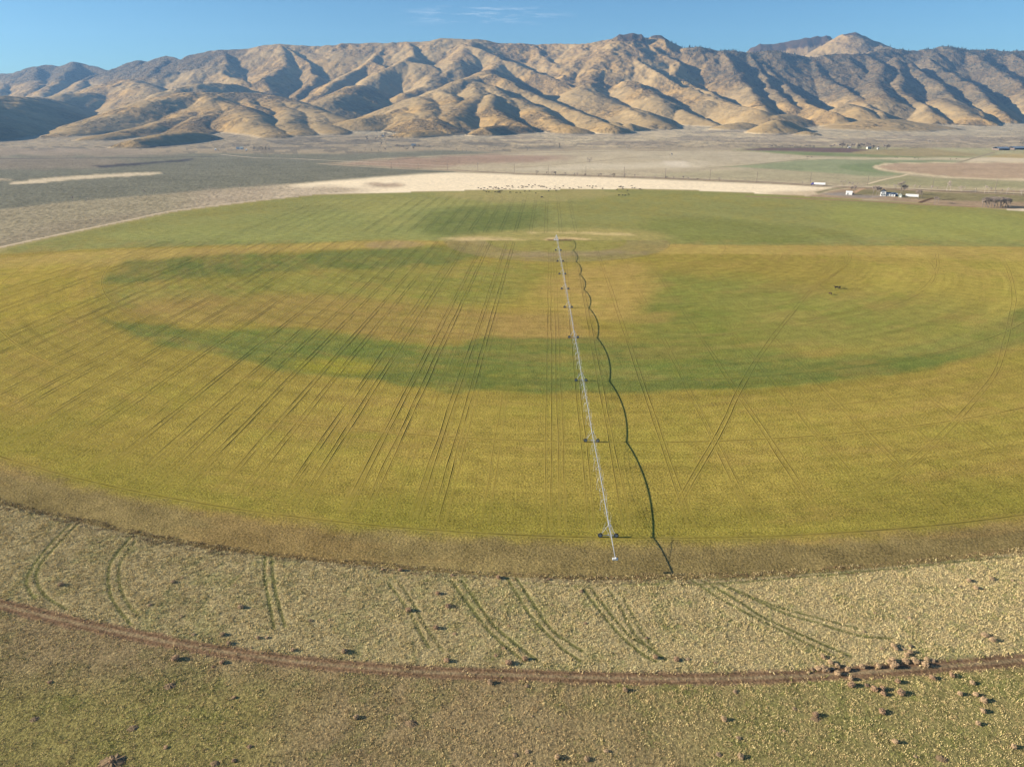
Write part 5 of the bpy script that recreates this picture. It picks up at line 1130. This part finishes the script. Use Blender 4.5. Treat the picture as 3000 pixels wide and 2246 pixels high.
# long barns far right
for (x, y, wpx, lab) in ((2932, 440, 33, 'long distant open-sided barn with blue-grey metal roof, the left of two at the right edge'), (2985, 438.5, 50, 'longer distant barn with blue-grey metal roof cut by the right edge of the picture')):
    q = at(x, y); k_ = mpp(q); Lb = wpx * k_; g = empty('livestock_barn', q, R(3), label=lab, cat='barn')
    MB().gable((0, 0, 4.6), (Lb, 30), 4.2, 0, .6, .3).build('roof', M['roofb'], g); MB().box((0, 14.4, 2.3), (Lb, .4, 4.6)).build('rear_wall', M['cream'], g)
    for s_ in (-1, 1): MB().box((s_ * (Lb / 2 - .3), 0, 2.3), (.4, 28, 4.6)).build('end_wall', M['wood'], g)
    n_ = 9
    for i_ in range(n_): MB().box((-Lb / 2 + .8 + (Lb - 1.6) * i_ / (n_ - 1), -14.4, 2.3), (.4, .4, 4.6)).build('post', M['wood'], g)
# far farmstead buildings
def small(x, y, wpx, hw, label, roof='roofb', wall='white', rz=0, name='far_house'):
    q = at(x, y); k_ = mpp(q); Lb = wpx * k_; g = empty(name, q, rz, label=label, cat='building'); house_block(g, (0, 0), (Lb, Lb * .6), hw, hw * .6, 0, M[wall], M[roof]); opening(g, 'door', (Lb * .2, -Lb * .3 - .03, 1.2), (1.6, .06, 2.2), M['roofd'], False)
small(697, 438, 8, 4, 'distant blue-roofed house of the small farmstead below the left hills')
small(708, 438, 10, 4.5, 'distant pale-roofed farm building just right of the blue-roofed house', 'greensh')
small(722, 442, 3.5, 3, 'tiny bright white shed on the open ground right of the left farmstead', 'white')
small(632, 441, 4, 3, 'tiny pale building left of the farmstead below the left hills', 'white')
small(1212, 428.5, 12, 4, 'distant pale house among trees in the foothill hamlet', 'roofb', 'cream')
small(1122, 401.5, 6, 4, 'small blue-roofed house tucked high in the foothill hamlet')
small(2487, 435.6, 7, 3.6, 'tiny white-roofed house in the far farm grove', 'white', 'cream')
small(2545, 436.6, 12, 4, 'distant blue-roofed farm building in the far farm grove', 'roofb', 'cream', R(10))
small(2572, 438, 5, 3, 'tiny white building at the right end of the far farm grove', 'white')
small(1968, 455, 3, 3, 'tiny lone hut in the pale pasture below the hills', 'roofd', 'cream')

# ------------------------------------------------------------------ light, sky, air
EL = R(17.2); SUNV = Vector((-math.cos(EL), -.01, math.sin(EL))).normalized()
sd = bpy.data.lights.new('sun', 'SUN'); sd.energy = 5.0; sd.angle = R(.5); sd.color = (1, .875, .72)
so = bpy.data.objects.new('sun', sd); scene.collection.objects.link(so); so.location = (-200, -50, 300)
so.rotation_euler = SUNV.to_track_quat('Z', 'Y').to_euler()
w = bpy.data.worlds.new('World'); scene.world = w; w.use_nodes = True; nt = w.node_tree
bg = nt.nodes['Background']; sk = N(nt, 'ShaderNodeTexSky'); sk.sky_type = 'NISHITA'; sk.sun_disc = False
sk.sun_elevation = EL; sk.sun_rotation = math.atan2(SUNV.x, SUNV.y); sk.altitude = 1400; sk.air_density = 1.0; sk.dust_density = 1.3; sk.ozone_density = 1.2
tc = N(nt, 'ShaderNodeTexCoord').outputs['Generated']
mp = N(nt, 'ShaderNodeMapping'); mp.inputs['Scale'].default_value = (6, 6, 60); mp.inputs['Rotation'].default_value = (0, R(2), 0); nt.links.new(tc, mp.inputs['Vector'])
cn = mr(nt, noise(nt, 3.4, 8, .7, mp.outputs[0], .4), .50, .72, 0, .5)
sp = N(nt, 'ShaderNodeSeparateXYZ'); nt.links.new(tc, sp.inputs[0])
def band(v, c, wd): return mr(nt, mth(nt, 'ABSOLUTE', mth(nt, 'SUBTRACT', v, c)), wd, 0, 0, 1)
az = mth(nt, 'DIVIDE', sp.outputs[0], sp.outputs[1]); elv = mth(nt, 'DIVIDE', sp.outputs[2], sp.outputs[1])
m1 = mth(nt, 'MULTIPLY', mth(nt, 'MULTIPLY', band(az, -.035, .12), band(elv, .114, .013)), 1.8, clamp=True)
m1 = mth(nt, 'MULTIPLY', m1, mth(nt, 'GREATER_THAN', sp.outputs[1], 0))
cf = mth(nt, 'MULTIPLY', m1, cn)
tint = mixc(nt, 1.0, sk.outputs[0], (.47, .79, 1.05), 'MULTIPLY')
mx = mixc(nt, cf, tint, (9.0, 9.6, 10)); nt.links.new(mx, bg.inputs['Color']); bg.inputs['Strength'].default_value = .045
m = bpy.data.materials.new('thin_air'); m.use_nodes = True; nt = m.node_tree; nt.nodes.remove(nt.nodes['Principled BSDF'])
vol = N(nt, 'ShaderNodeVolumePrincipled'); vol.inputs['Density'].default_value = 4.8e-5; vol.inputs['Color'].default_value = (.30, .58, 1, 1); vol.inputs['Anisotropy'].default_value = .1
nt.links.new(vol.outputs[0], nt.nodes['Material Output'].inputs['Volume'])
hb = MB().box((0, 3200, 420), (15000, 9400, 870)); ho = hb.build('haze', m, kind='stuff')

scene.view_settings.view_transform = 'Standard'; scene.view_settings.look = 'None'; scene.view_settings.exposure = 1.48; scene.view_settings.gamma = 1
scene.cycles.volume_bounces = 0; scene.cycles.max_bounces = 5; scene.cycles.diffuse_bounces = 2
